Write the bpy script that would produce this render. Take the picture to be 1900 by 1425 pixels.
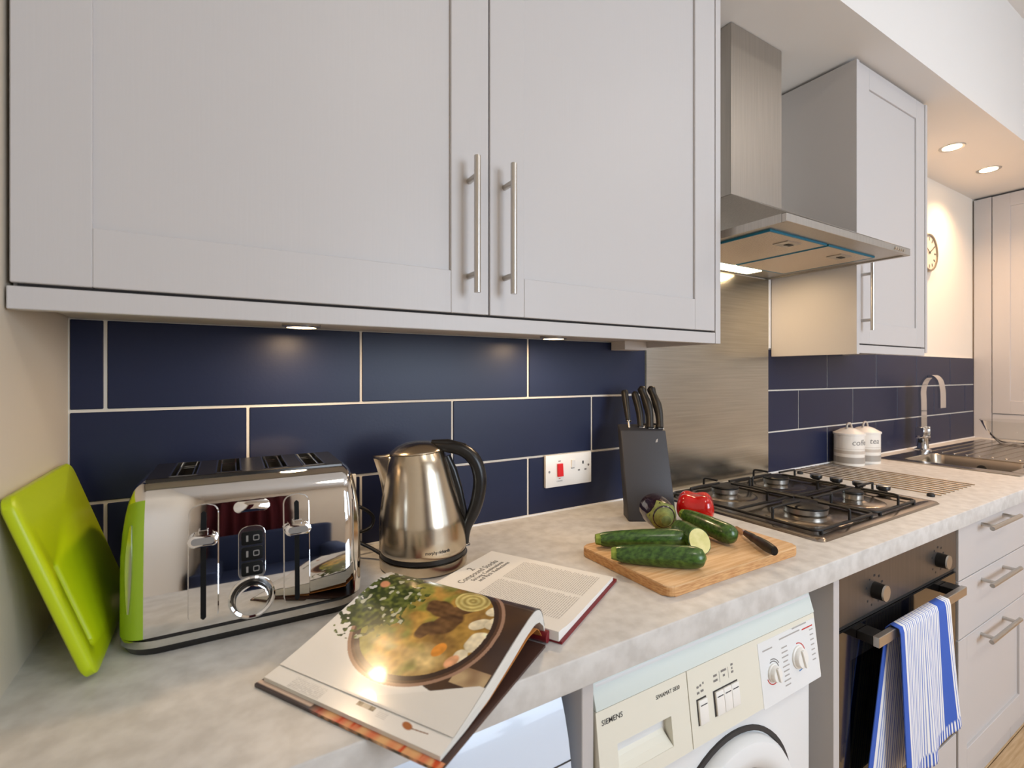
import bpy, bmesh, math, random
from mathutils import Matrix, Vector, noise as mnoise

# ------------------------------------------------------------------ camera, world, light, exposure
scn = bpy.context.scene
COL = scn.collection
for o in list(bpy.data.objects):
    bpy.data.objects.remove(o)
PI = math.pi
R = math.radians

cam_d = bpy.data.cameras.new('camera')
cam = bpy.data.objects.new('camera', cam_d); COL.objects.link(cam)
cam.location = (0, -1.1282, 1.3003)
cam.rotation_euler = (R(90), 0, -0.5404)
cam_d.sensor_fit = 'HORIZONTAL'; cam_d.sensor_width = 36.0
cam_d.lens = 908.1/1900*36
cam_d.shift_y = -18.83/1900
cam_d.clip_start = 0.02
cam_d.dof.use_dof = True
cam_d.dof.focus_distance = 1.12
cam_d.dof.aperture_fstop = 5.0
scn.camera = cam

scn.view_settings.view_transform = 'Standard'
scn.view_settings.look = 'None'
scn.view_settings.gamma = 1.0
scn.view_settings.use_curve_mapping = False
scn.view_settings.exposure = 0.17

world = bpy.data.worlds.new('world'); scn.world = world
world.use_nodes = True
bg = world.node_tree.nodes['Background']
bg.inputs[0].default_value = (0.75, 0.86, 1.0, 1); bg.inputs[1].default_value = 1.2

def light(name, kind, loc, energy, color, rot=(0, 0, 0), size=None, size_y=None, **kw):
    d = bpy.data.lights.new(name, kind); d.energy = energy; d.color = color
    if kind == 'AREA':
        d.shape = 'RECTANGLE' if size_y else 'DISK'
        d.size = size
        if size_y: d.size_y = size_y
    elif size is not None:
        d.shadow_soft_size = size
    for k, v in kw.items(): setattr(d, k, v)
    o = bpy.data.objects.new(name, d); COL.objects.link(o)
    o.location = loc; o.rotation_euler = rot
    return o
WARM = (1.0, 0.70, 0.42)
# daylight through the two windows of the wall opposite the worktop
light('window_daylight', 'AREA', (1.70, -3.52, 1.65), 69, (0.83, 0.915, 1.0), (R(90), 0, 0), 1.4, 1.55)
light('window_daylight', 'AREA', (3.5, -3.52, 1.65), 5, (0.83, 0.915, 1.0), (R(90), 0, 0), 1.3, 1.55)
# ceiling lamps of the room
for x, y in ((0.7, -2.0), (2.4, -2.0)):
    light('room_downlight', 'AREA', (x, y, 2.90), 7, (1.0, 0.90, 0.78), (0, 0, 0), 0.5)

# ------------------------------------------------------------------ materials
def lin(c):
    def f(v):
        v /= 255.0
        return v/12.92 if v <= 0.04045 else ((v+0.055)/1.055)**2.4
    return (f(c[0]), f(c[1]), f(c[2]), 1.0)
MATS = {}
def mat(name, rgb, rough=0.5, metal=0.0, var=0.0, vscale=8.0, stretch=(1, 1, 1), bump=0.0, bscale=60.0, bstretch=None,
        coat=0.0, spec=0.5, trans=0.0, ior=1.45, emit=None, estr=0.0, aniso=0.0, rvar=0.0, rgb2=None, vcol=None, bdist=0.002, detail=6.0):
    m = bpy.data.materials.new(name); m.use_nodes = True
    nt = m.node_tree; b = nt.nodes['Principled BSDF']
    b.inputs['Base Color'].default_value = lin(rgb)
    b.inputs['Roughness'].default_value = rough
    b.inputs['Metallic'].default_value = metal
    b.inputs['Coat Weight'].default_value = coat
    b.inputs['Coat Roughness'].default_value = 0.05
    b.inputs['Specular IOR Level'].default_value = spec
    b.inputs['Transmission Weight'].default_value = trans
    b.inputs['IOR'].default_value = ior
    b.inputs['Anisotropic'].default_value = aniso
    if emit:
        b.inputs['Emission Color'].default_value = lin(emit); b.inputs['Emission Strength'].default_value = estr
    tc = nt.nodes.new('ShaderNodeTexCoord')
    def nz(scale, st, dt=detail):
        mp = nt.nodes.new('ShaderNodeMapping'); mp.inputs['Scale'].default_value = st
        nt.links.new(tc.outputs['Object'], mp.inputs['Vector'])
        n = nt.nodes.new('ShaderNodeTexNoise'); n.inputs['Scale'].default_value = scale; n.inputs['Detail'].default_value = dt
        nt.links.new(mp.outputs[0], n.inputs['Vector'])
        return n
    if vcol:
        a = nt.nodes.new('ShaderNodeVertexColor'); a.layer_name = vcol
        nt.links.new(a.outputs[0], b.inputs['Base Color'])
    elif var > 0 or rgb2:
        n = nz(vscale, stretch)
        r = nt.nodes.new('ShaderNodeValToRGB')
        c = lin(rgb); d = lin(rgb2) if rgb2 else tuple(min(1, v*(1-var)) for v in c[:3])+(1,)
        r.color_ramp.elements[0].position = 0.35; r.color_ramp.elements[0].color = d
        r.color_ramp.elements[1].position = 0.65; r.color_ramp.elements[1].color = c
        nt.links.new(n.outputs['Fac'], r.inputs[0]); nt.links.new(r.outputs[0], b.inputs['Base Color'])
        if rvar:
            mr = nt.nodes.new('ShaderNodeMapRange')
            mr.inputs['To Min'].default_value = max(0.02, rough-rvar); mr.inputs['To Max'].default_value = rough+rvar
            nt.links.new(n.outputs['Fac'], mr.inputs['Value']); nt.links.new(mr.outputs[0], b.inputs['Roughness'])
    if bump > 0:
        n = nz(bscale, bstretch or stretch, 3.0)
        bp = nt.nodes.new('ShaderNodeBump'); bp.inputs['Strength'].default_value = bump; bp.inputs['Distance'].default_value = bdist
        nt.links.new(n.outputs['Fac'], bp.inputs['Height']); nt.links.new(bp.outputs[0], b.inputs['Normal'])
    MATS[name] = m
    return m

mat('wall_cream', (236, 226, 212), 0.8, bump=0.05, bscale=120)
mat('wall_left_paint', (214, 203, 186), 0.6, bump=0.25, bscale=18, bstretch=(12, 12, 1.0))
mat('ceiling_white', (228, 224, 219), 0.85)
mat('tile_navy', (27, 35, 64), 0.38, var=0.12, vscale=3, bump=0.12, bscale=160, bdist=0.001, spec=0.38)
mat('grout', (226, 218, 204), 0.9)
mat('cab_paint', (197, 193, 191), 0.42, bump=0.10, bscale=14, bstretch=(14, 14, 0.6), bdist=0.0012)
mat('cab_carcass', (204, 198, 192), 0.5)
mat('gap_dark', (60, 56, 54), 0.8)
mat('worktop_stone', (216, 214, 210), 0.42, rgb2=(198, 195, 190), vscale=34, bump=0.04, bscale=90)
mat('steel_brushed', (190, 184, 176), 0.40, 1.0, var=0.10, vscale=5, stretch=(40, 40, 1), aniso=0.5, bump=0.05, bscale=30, bstretch=(40, 40, 1), bdist=0.0004)
mat('steel_splash', (198, 196, 188), 0.22, 1.0, var=0.14, vscale=4, stretch=(1, 1, 40), bump=0.05, bscale=25, bstretch=(1, 1, 30), bdist=0.0005)
mat('steel_handle', (200, 196, 190), 0.33, 1.0)
mat('steel_hob', (170, 160, 148), 0.22, 1.0, var=0.1, vscale=6, stretch=(1, 30, 1))
mat('steel_sink', (186, 178, 166), 0.20, 1.0)
mat('chrome', (226, 226, 226), 0.035, 1.0)
mat('chrome_soft', (216, 216, 214), 0.12, 1.0)
mat('kettle_steel', (204, 192, 172), 0.22, 1.0, var=0.02, vscale=8, stretch=(1, 1, 60))
mat('black_plastic', (26, 25, 25), 0.32)
mat('black_matte', (30, 29, 28), 0.55)
mat('cast_black', (24, 22, 21), 0.45, bump=0.1, bscale=200)
mat('burner_alu', (196, 196, 194), 0.32, 1.0)
mat('gunmetal', (62, 60, 58), 0.26, 0.85)
mat('lime', (180, 200, 14), 0.36)
mat('lime_toaster', (140, 170, 40), 0.3)
mat('white_plastic', (240, 238, 232), 0.35)
mat('red_plastic', (214, 16, 16), 0.3)
mat('print_dark', (40, 40, 42), 0.6)
mat('print_grey', (128, 124, 120), 0.7)
mat('print_pale', (176, 172, 168), 0.7)
mat('print_red', (200, 60, 50), 0.7)
mat('print_blue', (80, 130, 190), 0.7)
mat('washer_white', (232, 234, 234), 0.38)
mat('washer_mint', (220, 230, 226), 0.4)
mat('washer_cream', (230, 227, 212), 0.42)
mat('dryer_white', (216, 227, 242), 0.25, coat=0.3)
mat('block_black', (58, 58, 62), 0.5, bump=0.08, bscale=40, bstretch=(10, 1, 10))
mat('knife_black', (44, 41, 38), 0.42, bump=0.1, bscale=150)
mat('board_wood', (230, 192, 146), 0.5, rgb2=(206, 160, 108), vscale=7, stretch=(1.2, 22, 22), bump=0.06, bscale=60, bstretch=(2, 30, 30))
mat('board_side', (220, 172, 116), 0.55, rgb2=(188, 132, 80), vscale=12, stretch=(3, 6, 30), bump=0.05, bscale=60)
mat('courgette_skin', (74, 108, 40), 0.3, rgb2=(34, 64, 20), vscale=40, stretch=(0.6, 4, 4), coat=0.25, bump=0.12, bscale=140, bdist=0.001)
mat('courgette_stem', (150, 168, 70), 0.55, rgb2=(104, 132, 46), vscale=60)
mat('courgette_flesh', (236, 228, 160), 0.5, rgb2=(218, 212, 132), vscale=60)
mat('pepper_red', (206, 18, 12), 0.14, coat=0.6, var=0.25, vscale=14)
mat('aubergine', (40, 24, 34), 0.16, coat=0.6)
mat('calyx', (138, 146, 78), 0.6, rgb2=(100, 108, 56), vscale=60, bump=0.3, bscale=60)
mat('canister', (240, 234, 224), 0.3, coat=0.2)
mat('canister_grey', (166, 158, 148), 0.4)
mat('canister_taupe', (200, 188, 174), 0.4)
mat('rope', (190, 180, 168), 0.8)
mat('oven_steel', (128, 122, 117), 0.42, 1.0, var=0.1, vscale=3, stretch=(30, 1, 1))
mat('oven_black', (14, 13, 13), 0.12, coat=0.5)
mat('cavity', (24, 20, 17), 0.6)
mat('page_white', (240, 238, 232), 0.5)
mat('page_edge', (226, 224, 216), 0.7, var=0.12, vscale=20, stretch=(1, 1, 60))
mat('book_maroon', (120, 26, 34), 0.5)
mat('book_endpaper', (214, 142, 72), 0.6)
mat('book_jacket', (74, 52, 46), 0.45)
mat('oak', (212, 182, 142), 0.5, rgb2=(190, 156, 114), vscale=5, stretch=(2, 30, 1), bump=0.05, bscale=40, bstretch=(2, 30, 1))
mat('filter_alu', (226, 212, 194), 0.45, 0.55, bump=0.8, bscale=260, bdist=0.002)
mat('film_blue', (30, 120, 150), 0.4)
mat('clock_rim', (150, 140, 124), 0.3, 0.6)
mat('clock_face', (214, 204, 184), 0.6)
mat('stand_in_maroon', (84, 18, 30), 0.8)
mat('navy_fabric', (34, 46, 78), 0.85, bump=0.2, bscale=200)
mat('leaf_green', (60, 120, 40), 0.5)
mat('terracotta', (184, 112, 72), 0.7)
mat('frame_white', (242, 242, 242), 0.4)
mat('clear_plastic', (250, 250, 250), 0.08, trans=1.0, ior=1.3)
mat('pure_black', (9, 9, 9), 0.6, spec=0.2)
mat('rod_steel', (168, 150, 126), 0.34, 1.0)
mat('lamp_warm', (255, 236, 205), 0.5, emit=(255, 226, 180), estr=14)
mat('lamp_hood', (255, 240, 205), 0.5, emit=(255, 230, 178), estr=9)
mat('lamp_puck', (255, 236, 205), 0.5, emit=(255, 214, 150), estr=10)
mat('page_print', (255, 255, 255), 0.22, vcol='Col', coat=0.15)
mat('towel_cloth', (255, 255, 255), 0.9, vcol='Col', bump=0.3, bscale=400, bdist=0.001)

def perforate(m, scale, dark):
    """punched holes of a mesh filter: dark dots on the sheet colour"""
    nt = m.node_tree; b_ = nt.nodes['Principled BSDF']
    tc = nt.nodes.new('ShaderNodeTexCoord'); v = nt.nodes.new('ShaderNodeTexVoronoi'); v.inputs['Scale'].default_value = scale; v.inputs['Randomness'].default_value = 0.0
    rp = nt.nodes.new('ShaderNodeValToRGB'); e = rp.color_ramp.elements
    e[0].position = 0.30; e[0].color = lin(dark); e[1].position = 0.42; e[1].color = b_.inputs['Base Color'].default_value
    nt.links.new(tc.outputs['Object'], v.inputs['Vector']); nt.links.new(v.outputs['Distance'], rp.inputs[0]); nt.links.new(rp.outputs[0], b_.inputs['Base Color'])
perforate(MATS['filter_alu'], 190, (150, 128, 104))

def glass_mat(name, tint, rough=0.0, fac=0.12):
    m = bpy.data.materials.new(name); m.use_nodes = True
    nt = m.node_tree; nt.nodes.clear()
    out = nt.nodes.new('ShaderNodeOutputMaterial'); mx = nt.nodes.new('ShaderNodeMixShader')
    tr = nt.nodes.new('ShaderNodeBsdfTransparent'); tr.inputs[0].default_value = tint
    gl = nt.nodes.new('ShaderNodeBsdfGlossy'); gl.inputs['Roughness'].default_value = rough
    fr = nt.nodes.new('ShaderNodeLayerWeight'); fr.inputs[0].default_value = fac
    nt.links.new(fr.outputs['Fresnel'], mx.inputs[0]); nt.links.new(tr.outputs[0], mx.inputs[1]); nt.links.new(gl.outputs[0], mx.inputs[2])
    nt.links.new(mx.outputs[0], out.inputs[0])
    MATS[name] = m
glass_mat('window_glass', (0.95, 0.97, 1, 1))
glass_mat('oven_glass', (0.10, 0.085, 0.07, 1), 0.02, 0.35)
glass_mat('bowl_glass', (0.95, 0.95, 0.94, 1), 0.0, 0.05)

# ------------------------------------------------------------------ helpers
ROOTM = {}
def thing(name, label, cat, loc=(0, 0, 0), rotz=0.0, group=None):
    o = bpy.data.objects.new(name, None); COL.objects.link(o)
    o.empty_display_size = 0.05
    o.location = loc; o.rotation_euler = (0, 0, rotz)
    o['label'] = label; o['category'] = cat
    if group: o['group'] = group
    ROOTM[o.name] = (Matrix.Translation(loc) @ Matrix.Rotation(rotz, 4, 'Z')).inverted()
    return o
def rootinv(o):
    while o.parent: o = o.parent
    return ROOTM.get(o.name, Matrix.Identity(4))
def B(): return bmesh.new()
def obj(name, bm, m, parent=None, local=False, smooth=None, label=None, kind=None, me=None):
    """link a bmesh as ONE mesh object; vertices are world coordinates unless local=True"""
    if me is None:
        me = bpy.data.meshes.new(name)
        if not getattr(bm, 'keep_normals', False) and bm.faces:
            bmesh.ops.recalc_face_normals(bm, faces=bm.faces)
        bm.to_mesh(me); bm.free()
    if parent is not None and not local: me.transform(rootinv(parent))
    ms = m if isinstance(m, (list, tuple)) else [m]
    for k in ms: me.materials.append(MATS[k])
    o = bpy.data.objects.new(name, me); COL.objects.link(o)
    if parent is not None: o.parent = parent
    if smooth is not None:
        if smooth == 'all':
            for p in me.polygons: p.use_smooth = True
        else:
            for p in me.polygons: p.use_smooth = True
            try: me.set_sharp_from_angle(angle=R(smooth))
            except Exception: pass
    if label: o['label'] = label
    if kind: o['kind'] = kind
    return o
def tag(o, label, cat, group=None):
    o['label'] = label; o['category'] = cat
    if group: o['group'] = group
    return o
def copy_part(src, parent, name=None):
    c = src.copy(); COL.objects.link(c); c.parent = parent
    return c
def setmi(faces, mi):
    for f in faces: f.material_index = mi
def box(bm, x0, x1, y0, y1, z0, z1, bev=0.0, seg=2, mi=0):
    t = bmesh.new()
    bmesh.ops.create_cube(t, size=1.0)
    for v in t.verts:
        v.co = Vector(((x0+x1)/2+v.co.x*(x1-x0), (y0+y1)/2+v.co.y*(y1-y0), (z0+z1)/2+v.co.z*(z1-z0)))
    if bev > 0:
        bmesh.ops.bevel(t, geom=list(t.edges), offset=bev, segments=seg, profile=0.5, affect='EDGES')
    merge(bm, t, mi)
def merge(bm, t, mi=0, M=None):
    vm = {}
    for v in t.verts:
        vm[v] = bm.verts.new(M @ v.co if M else v.co)
    for f in t.faces:
        try:
            nf = bm.faces.new([vm[v] for v in f.verts]); nf.material_index = mi if mi else f.material_index
            nf.smooth = f.smooth
        except ValueError: pass
    t.free()
def ring_frame(d):
    d = d.normalized()
    a = Vector((0, 0, 1)) if abs(d.z) < 0.9 else Vector((1, 0, 0))
    u = d.cross(a).normalized(); w = u.cross(d).normalized()
    return u, w
def tube(bm, pts, r, seg=12, cap=True, mi=0, flat=1.0, closed=False, up=None):
    pts = [Vector(p) for p in pts]; n = len(pts)
    rs = r if isinstance(r, (list, tuple)) else [r]*n
    loops = []
    for i, p in enumerate(pts):
        if closed: d = pts[(i+1) % n]-pts[i-1]
        else: d = pts[min(i+1, n-1)]-pts[max(i-1, 0)]
        if up is not None:
            d.normalize(); w = Vector(up); u = d.cross(w).normalized(); w = u.cross(d).normalized()
        else: u, w = ring_frame(d)
        if loops and up is None and u.dot(lu) < 0: u, w = -u, -w
        lu = u
        loops.append([bm.verts.new(p+u*math.cos(2*PI*k/seg)*rs[i]*flat+w*math.sin(2*PI*k/seg)*rs[i]) for k in range(seg)])
    m = n if closed else n-1
    for i in range(m):
        A = loops[i]; C = loops[(i+1) % n]
        for k in range(seg):
            f = bm.faces.new((A[k], A[(k+1) % seg], C[(k+1) % seg], C[k])); f.material_index = mi
    if cap and not closed:
        for L in (loops[0], loops[-1]):
            f = bm.faces.new(L); f.material_index = mi
def cyl(bm, p0, p1, r, seg=20, mi=0, r1=None):
    tube(bm, [p0, p1], [r, r if r1 is None else r1], seg, True, mi)
def lathe(bm, prof, seg=32, c=(0, 0, 0), mi=0, cap0=False, cap1=False):
    loops = []
    for r, z in prof:
        if r < 1e-6: loops.append([bm.verts.new((c[0], c[1], c[2]+z))])
        else: loops.append([bm.verts.new((c[0]+r*math.cos(2*PI*k/seg), c[1]+r*math.sin(2*PI*k/seg), c[2]+z)) for k in range(seg)])
    for A, C in zip(loops, loops[1:]):
        for k in range(seg):
            k2 = (k+1) % seg
            if len(A) == 1 and len(C) == 1: continue
            if len(A) == 1: f = bm.faces.new((A[0], C[k2], C[k]))
            elif len(C) == 1: f = bm.faces.new((A[k], A[k2], C[0]))
            else: f = bm.faces.new((A[k], A[k2], C[k2], C[k]))
            f.material_index = mi
    if cap0 and len(loops[0]) > 1: bm.faces.new(loops[0]).material_index = mi
    if cap1 and len(loops[-1]) > 1: bm.faces.new(loops[-1]).material_index = mi
def prism(bm, poly, M, depth, mi=0, bev=0.0):
    """polygon in local xy extruded by depth along local z, placed by matrix M"""
    t = bmesh.new()
    A = [t.verts.new((x, y, 0)) for x, y in poly]; C = [t.verts.new((x, y, depth)) for x, y in poly]
    n = len(poly)
    t.faces.new(A[::-1]); t.faces.new(C)
    for k in range(n): t.faces.new((A[k], A[(k+1) % n], C[(k+1) % n], C[k]))
    if bev:
        bmesh.ops.bevel(t, geom=list(t.edges), offset=bev, segments=2, profile=0.5, affect='EDGES')
    merge(bm, t, mi, M)
def rrect(w, h, r, n=5):
    pts = []
    for cx, cy, a0 in ((w/2-r, h/2-r, 0), (-w/2+r, h/2-r, 90), (-w/2+r, -h/2+r, 180), (w/2-r, -h/2+r, 270)):
        for k in range(n+1):
            a = R(a0+90*k/n); pts.append((cx+r*math.cos(a), cy+r*math.sin(a)))
    return pts
def circ(r, n=24, sy=1.0): return [(r*math.cos(2*PI*k/n), r*sy*math.sin(2*PI*k/n)) for k in range(n)]
def frame(o, x, y):
    """matrix with origin o, local x along x, local y along y"""
    x = Vector(x).normalized(); y = Vector(y).normalized(); z = x.cross(y).normalized(); y = z.cross(x)
    return Matrix(((x.x, y.x, z.x, o[0]), (x.y, y.y, z.y, o[1]), (x.z, y.z, z.z, o[2]), (0, 0, 0, 1)))
def interp(x, xs, ys):
    if x <= xs[0]: return ys[0]
    for i in range(1, len(xs)):
        if x <= xs[i]:
            t = (x-xs[i-1])/(xs[i]-xs[i-1]); return ys[i-1]+t*(ys[i]-ys[i-1])
    return ys[-1]
def catmull(pts, n=8, closed=False):
    P = [Vector(p) for p in pts]; out = []
    N = len(P)
    for i in range(N if closed else N-1):
        if closed: a, b, c, d = P[i-1], P[i], P[(i+1) % N], P[(i+2) % N]
        else: a, b, c, d = P[max(i-1, 0)], P[i], P[i+1], P[min(i+2, N-1)]
        for k in range(n):
            t = k/n
            out.append(0.5*((2*b)+(c-a)*t+(2*a-5*b+4*c-d)*t*t+(3*b-a-3*c+d)*t**3))
    if not closed: out.append(P[-1])
    return out
def text_bm(body, size, M, extrude=0.0002, align='LEFT', shear=0.0, width=None, bend=None, bold=0.0):
    c = bpy.data.curves.new('lettering', 'FONT'); c.body = body; c.size = size; c.extrude = extrude
    c.align_x = align; c.shear = shear; c.offset = bold; c.resolution_u = 3
    o = bpy.data.objects.new('lettering_tmp', c); COL.objects.link(o)
    dg = bpy.context.evaluated_depsgraph_get(); dg.update()
    me = bpy.data.meshes.new_from_object(o.evaluated_get(dg))
    bpy.data.objects.remove(o)
    t = bmesh.new(); t.from_mesh(me); bpy.data.meshes.remove(me)
    xs = [v.co.x for v in t.verts]
    if width and xs:
        k = width/(max(xs)-min(xs))
        for v in t.verts: v.co.x *= k
    if bend:
        for v in t.verts:
            a = v.co.x/bend; rr = bend+v.co.z
            v.co = Vector((rr*math.sin(a), v.co.y, rr*math.cos(a)-bend))
    t.transform(M)
    return t
def text(name, body, size, M, m, parent, **kw):
    bm = text_bm(body, size, M, **kw)
    return obj(name, bm, m, parent)
def grid_mesh(name, fn, nu, nv, col=None, thick=0.0):
    vs = []; fs = []; cs = []
    for j in range(nv+1):
        for i in range(nu+1):
            vs.append(fn(i/nu, j/nv))
            if col: cs.append(col(i/nu, j/nv))
    for j in range(nv):
        for i in range(nu):
            a = j*(nu+1)+i
            fs.append((a, a+1, a+nu+2, a+nu+1))
    me = bpy.data.meshes.new(name); me.from_pydata(vs, [], fs); me.update()
    if col:
        at = me.color_attributes.new('Col', 'FLOAT_COLOR', 'POINT')
        flat = []
        for c in cs: flat.extend((c[0], c[1], c[2], 1.0))
        at.data.foreach_set('color', flat)
    return me

# ------------------------------------------------------------------ the room
XL, XR_, YB = -0.225, 4.62, -3.40
WT = 0.91            # worktop height
SOF = 2.385          # soffit height
CEIL = 2.95
def struct(name, bm, m, parent=None, **kw):
    o = obj(name, bm, m, parent, **kw); o['kind'] = 'structure'; return o

b = B(); box(b, XL, XR_, YB, 0.03, -0.03, -0.011)
floor = struct('floor', b, 'oak')
random.seed(4)
plank_me = None
row = 0; y = YB
while y < 0.0:
    x = XL - random.random()*0.9
    while x < XR_:
        x0, x1 = max(x, XL)+0.001, min(x+1.2, XR_)-0.001
        if x1-x0 > 0.05:
            b = B(); box(b, x0, x1, y+0.001, min(y+0.189, 0.0), -0.011, 0.0, 0.0012, 1)
            obj('plank', b, 'oak', floor)
        x += 1.2
    y += 0.19

b = B(); box(b, XL-0.1, XR_, YB-0.1, 0.1, CEIL, CEIL+0.05)
ceiling = struct('ceiling', b, 'ceiling_white')
b = B(); box(b, XL, XR_, -0.40, 0.02, SOF, CEIL)
obj('bulkhead', b, 'ceiling_white', ceiling)
b = B(); box(b, XL-0.1, XL, YB-0.1, 0.1, -0.03, CEIL)
struct('wall_left', b, 'wall_left_paint')
b = B(); box(b, XR_, XR_+0.1, YB-0.1, 0.1, -0.03, CEIL)
struct('wall_right', b, 'wall_cream')
b = B()
box(b, XL, XR_, 0.008, 0.1, -0.03, CEIL)
wall_back = struct('wall_back', b, 'wall_cream')
b = B()
box(b, XL, 1.176, 0.0025, 0.008, WT-0.002, 1.397); box(b, 1.846, 4.015, 0.0025, 0.008, WT-0.002, 1.397)
obj('grout', b, 'grout', wall_back)
# navy brick-bond tiles, one object each
P_, G_ = 0.4513, 0.0028
def tiles(x0, x1, rows):
    for z0, z1, off in rows:
        k = math.floor((x0-off)/P_)-1
        while off+k*P_ < x1:
            a, c = max(off+k*P_, x0)+G_, min(off+(k+1)*P_, x1)-G_
            if c-a > 0.01:
                bb = B(); box(bb, a, c, 0.0, 0.007, z0+G_, z1-G_, 0.0012, 1)
                obj('tile', bb, 'tile_navy', wall_back)
            k += 1
zr = (WT, 1.0703, 1.2346, 1.3985)
tiles(XL, 1.178, ((zr[0], zr[1], -0.1739), (zr[1], zr[2], -0.1739+P_/2), (zr[2], zr[3], -0.1739)))
tiles(1.844, 4.015, ((zr[0], zr[1], 2.2896), (zr[1], zr[2], 2.2896-P_/2), (zr[2], zr[3], 2.2896)))
b = B(); box(b, 1.846, 1.860, -0.004, 0.008, 1.400, 1.70, 0.001)
struct('trim_1', b, 'frame_white')

# opposite wall with two windows, seen in reflections and lighting the room
b = B()
W1, W2, WZ = (1.00, 2.40), (2.85, 4.15), (0.88, 2.42)
for x0, x1, z0, z1 in ((XL, W1[0], -0.03, CEIL), (W1[1], W2[0], -0.03, CEIL), (W2[1], XR_, -0.03, CEIL),
                       (W1[0], W1[1], -0.03, WZ[0]), (W1[0], W1[1], WZ[1], CEIL), (W2[0], W2[1], -0.03, WZ[0]), (W2[0], W2[1], WZ[1], CEIL)):
    box(b, x0, x1, YB-0.1, YB, z0, z1)
struct('wall_front', b, 'wall_cream')
for n, (x0, x1) in enumerate((W1, W2), 1):
    b = B()
    for a, c, d, e in ((x0, x0+0.05, *WZ), (x1-0.05, x1, *WZ), (x0, x1, WZ[0], WZ[0]+0.05), (x0, x1, WZ[1]-0.05, WZ[1]), ((x0+x1)/2-0.03, (x0+x1)/2+0.03, *WZ)):
        box(b, a, c, YB-0.07, YB-0.02, d, e)
    w = struct('window_%d' % n, b, 'frame_white')
    for a, c in ((x0+0.05, (x0+x1)/2-0.03), ((x0+x1)/2+0.03, x1-0.05)):
        b = B(); box(b, a, c, YB-0.048, YB-0.042, WZ[0]+0.05, WZ[1]-0.05); obj('pane', b, 'window_glass', w)
    b = B(); box(b, x0-0.04, x1+0.04, YB-0.02, YB+0.10, WZ[0]-0.03, WZ[0], 0.004); obj('window_sill', b, 'frame_white', w)
# added stand-ins behind the camera for the maroon and blue reflection in the chrome
def cur(u, v):
    x = -0.20+0.52*u; return (x, YB+0.10+0.035*math.sin(u*2*PI*7)+0.01*math.sin(u*31+v*3), 0.03+2.42*(1-v))
me = grid_mesh('curtain_stand_in', cur, 140, 6)
cu = obj('curtain_stand_in', None, 'stand_in_maroon', me=me, smooth='all')
md = cu.modifiers.new('thickness', 'SOLIDIFY'); md.thickness = 0.004
tag(cu, 'maroon floor-length hanging sheet added as a reflection stand-in beside the window', 'curtain_stand_in')
t = thing('armchair_stand_in', 'navy chair shape added as a reflection stand-in in front of the window wall', 'armchair_stand_in', (0.15, -2.55, 0))
b = B(); box(b, -0.16, 0.52, -2.85, -2.2, 0.14, 0.44, 0.05, 3); obj('seat', b, 'navy_fabric', t, smooth=40)
b = B(); box(b, -0.16, 0.52, -2.98, -2.82, 0.14, 0.98, 0.06, 3); obj('backrest', b, 'navy_fabric', t, smooth=40)
for x0 in (-0.21, 0.44):
    b = B(); box(b, x0, x0+0.13, -2.9, -2.2, 0.14, 0.62, 0.05, 3); obj('armrest', b, 'navy_fabric', t, smooth=40)
for x0 in (-0.14, 0.46):
    for y0 in (-2.88, -2.26):
        b = B(); cyl(b, (x0, y0, 0), (x0, y0, 0.15), 0.02, 10); obj('leg', b, 'oak', t)
# plant on the sill
t = thing('potted_plant', 'green leafy plant in a terracotta pot on the window sill', 'plant', (1.62, YB+0.03, WZ[0]))
b = B(); lathe(b, [(0.0, 0), (0.045, 0), (0.06, 0.10), (0.066, 0.10), (0.066, 0.12), (0.055, 0.12), (0.05, 0.10), (0, 0.10)], 20, (1.62, YB+0.03, WZ[0])); obj('pot', b, 'terracotta', t, smooth=40)
for k in range(14):
    a = k*2.4; L = 0.16+0.05*(k % 3); b = B()
    pts = [Vector((1.62, YB+0.03, WZ[0]+0.10))+Vector((math.cos(a)*s*L*0.55, math.sin(a)*s*L*0.3, s*L-0.25*s*s*L)) for s in (0, .25, .5, .75, 1)]
    tube(b, pts, [0.004, 0.02, 0.028, 0.02, 0.002], 8, flat=0.15); obj('leaf', b, 'leaf_green', t, smooth=60)

# ------------------------------------------------------------------ wall cabinets
def handle_bar(p0, p1, out, r=0.0062, inset=0.035, pr=0.0055):
    """T-bar handle: bar p0-p1 standing off the front by vector out"""
    p0, p1, out = Vector(p0), Vector(p1), Vector(out)
    b = B(); cyl(b, p0, p1, r, 16)
    d = (p1-p0).normalized()
    for p in (p0+d*inset, p1-d*inset): cyl(b, p-out, p, pr, 12)
    return b
def shaker(parent, x0, x1, z0, z1, y, st=0.078, th=0.02, rec=0.006, m='cab_paint', rail=None):
    """door on a front facing -y; frame is the door, recessed panel is its sub-part"""
    rail = rail or st
    b = B(); e = 0.0012
    box(b, x0, x0+st, y, y+th, z0, z1, e, 1); box(b, x1-st, x1, y, y+th, z0, z1, e, 1)
    box(b, x0+st, x1-st, y, y+th, z0, z0+rail, e, 1); box(b, x0+st, x1-st, y, y+th, z1-rail, z1, e, 1)
    d = obj('door', b, m, parent)
    b = B(); box(b, x0+st-0.004, x1-st+0.004, y+rec, y+th-0.002, z0+rail-0.004, z1-rail+0.004)
    obj('panel', b, m, d)
    return d
YF = -0.300
ROOM_TOP = SOF-0.004
t = thing('wall_cabinet', 'long pale grey double wall cabinet with two shaker doors above the kettle', 'cabinet', (0.46, -0.15, 1.38))
b = B(); box(b, XL+0.004, 1.120, YF+0.022, 0.0, 1.398, ROOM_TOP); obj('body', b, 'cab_carcass', t)
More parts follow.
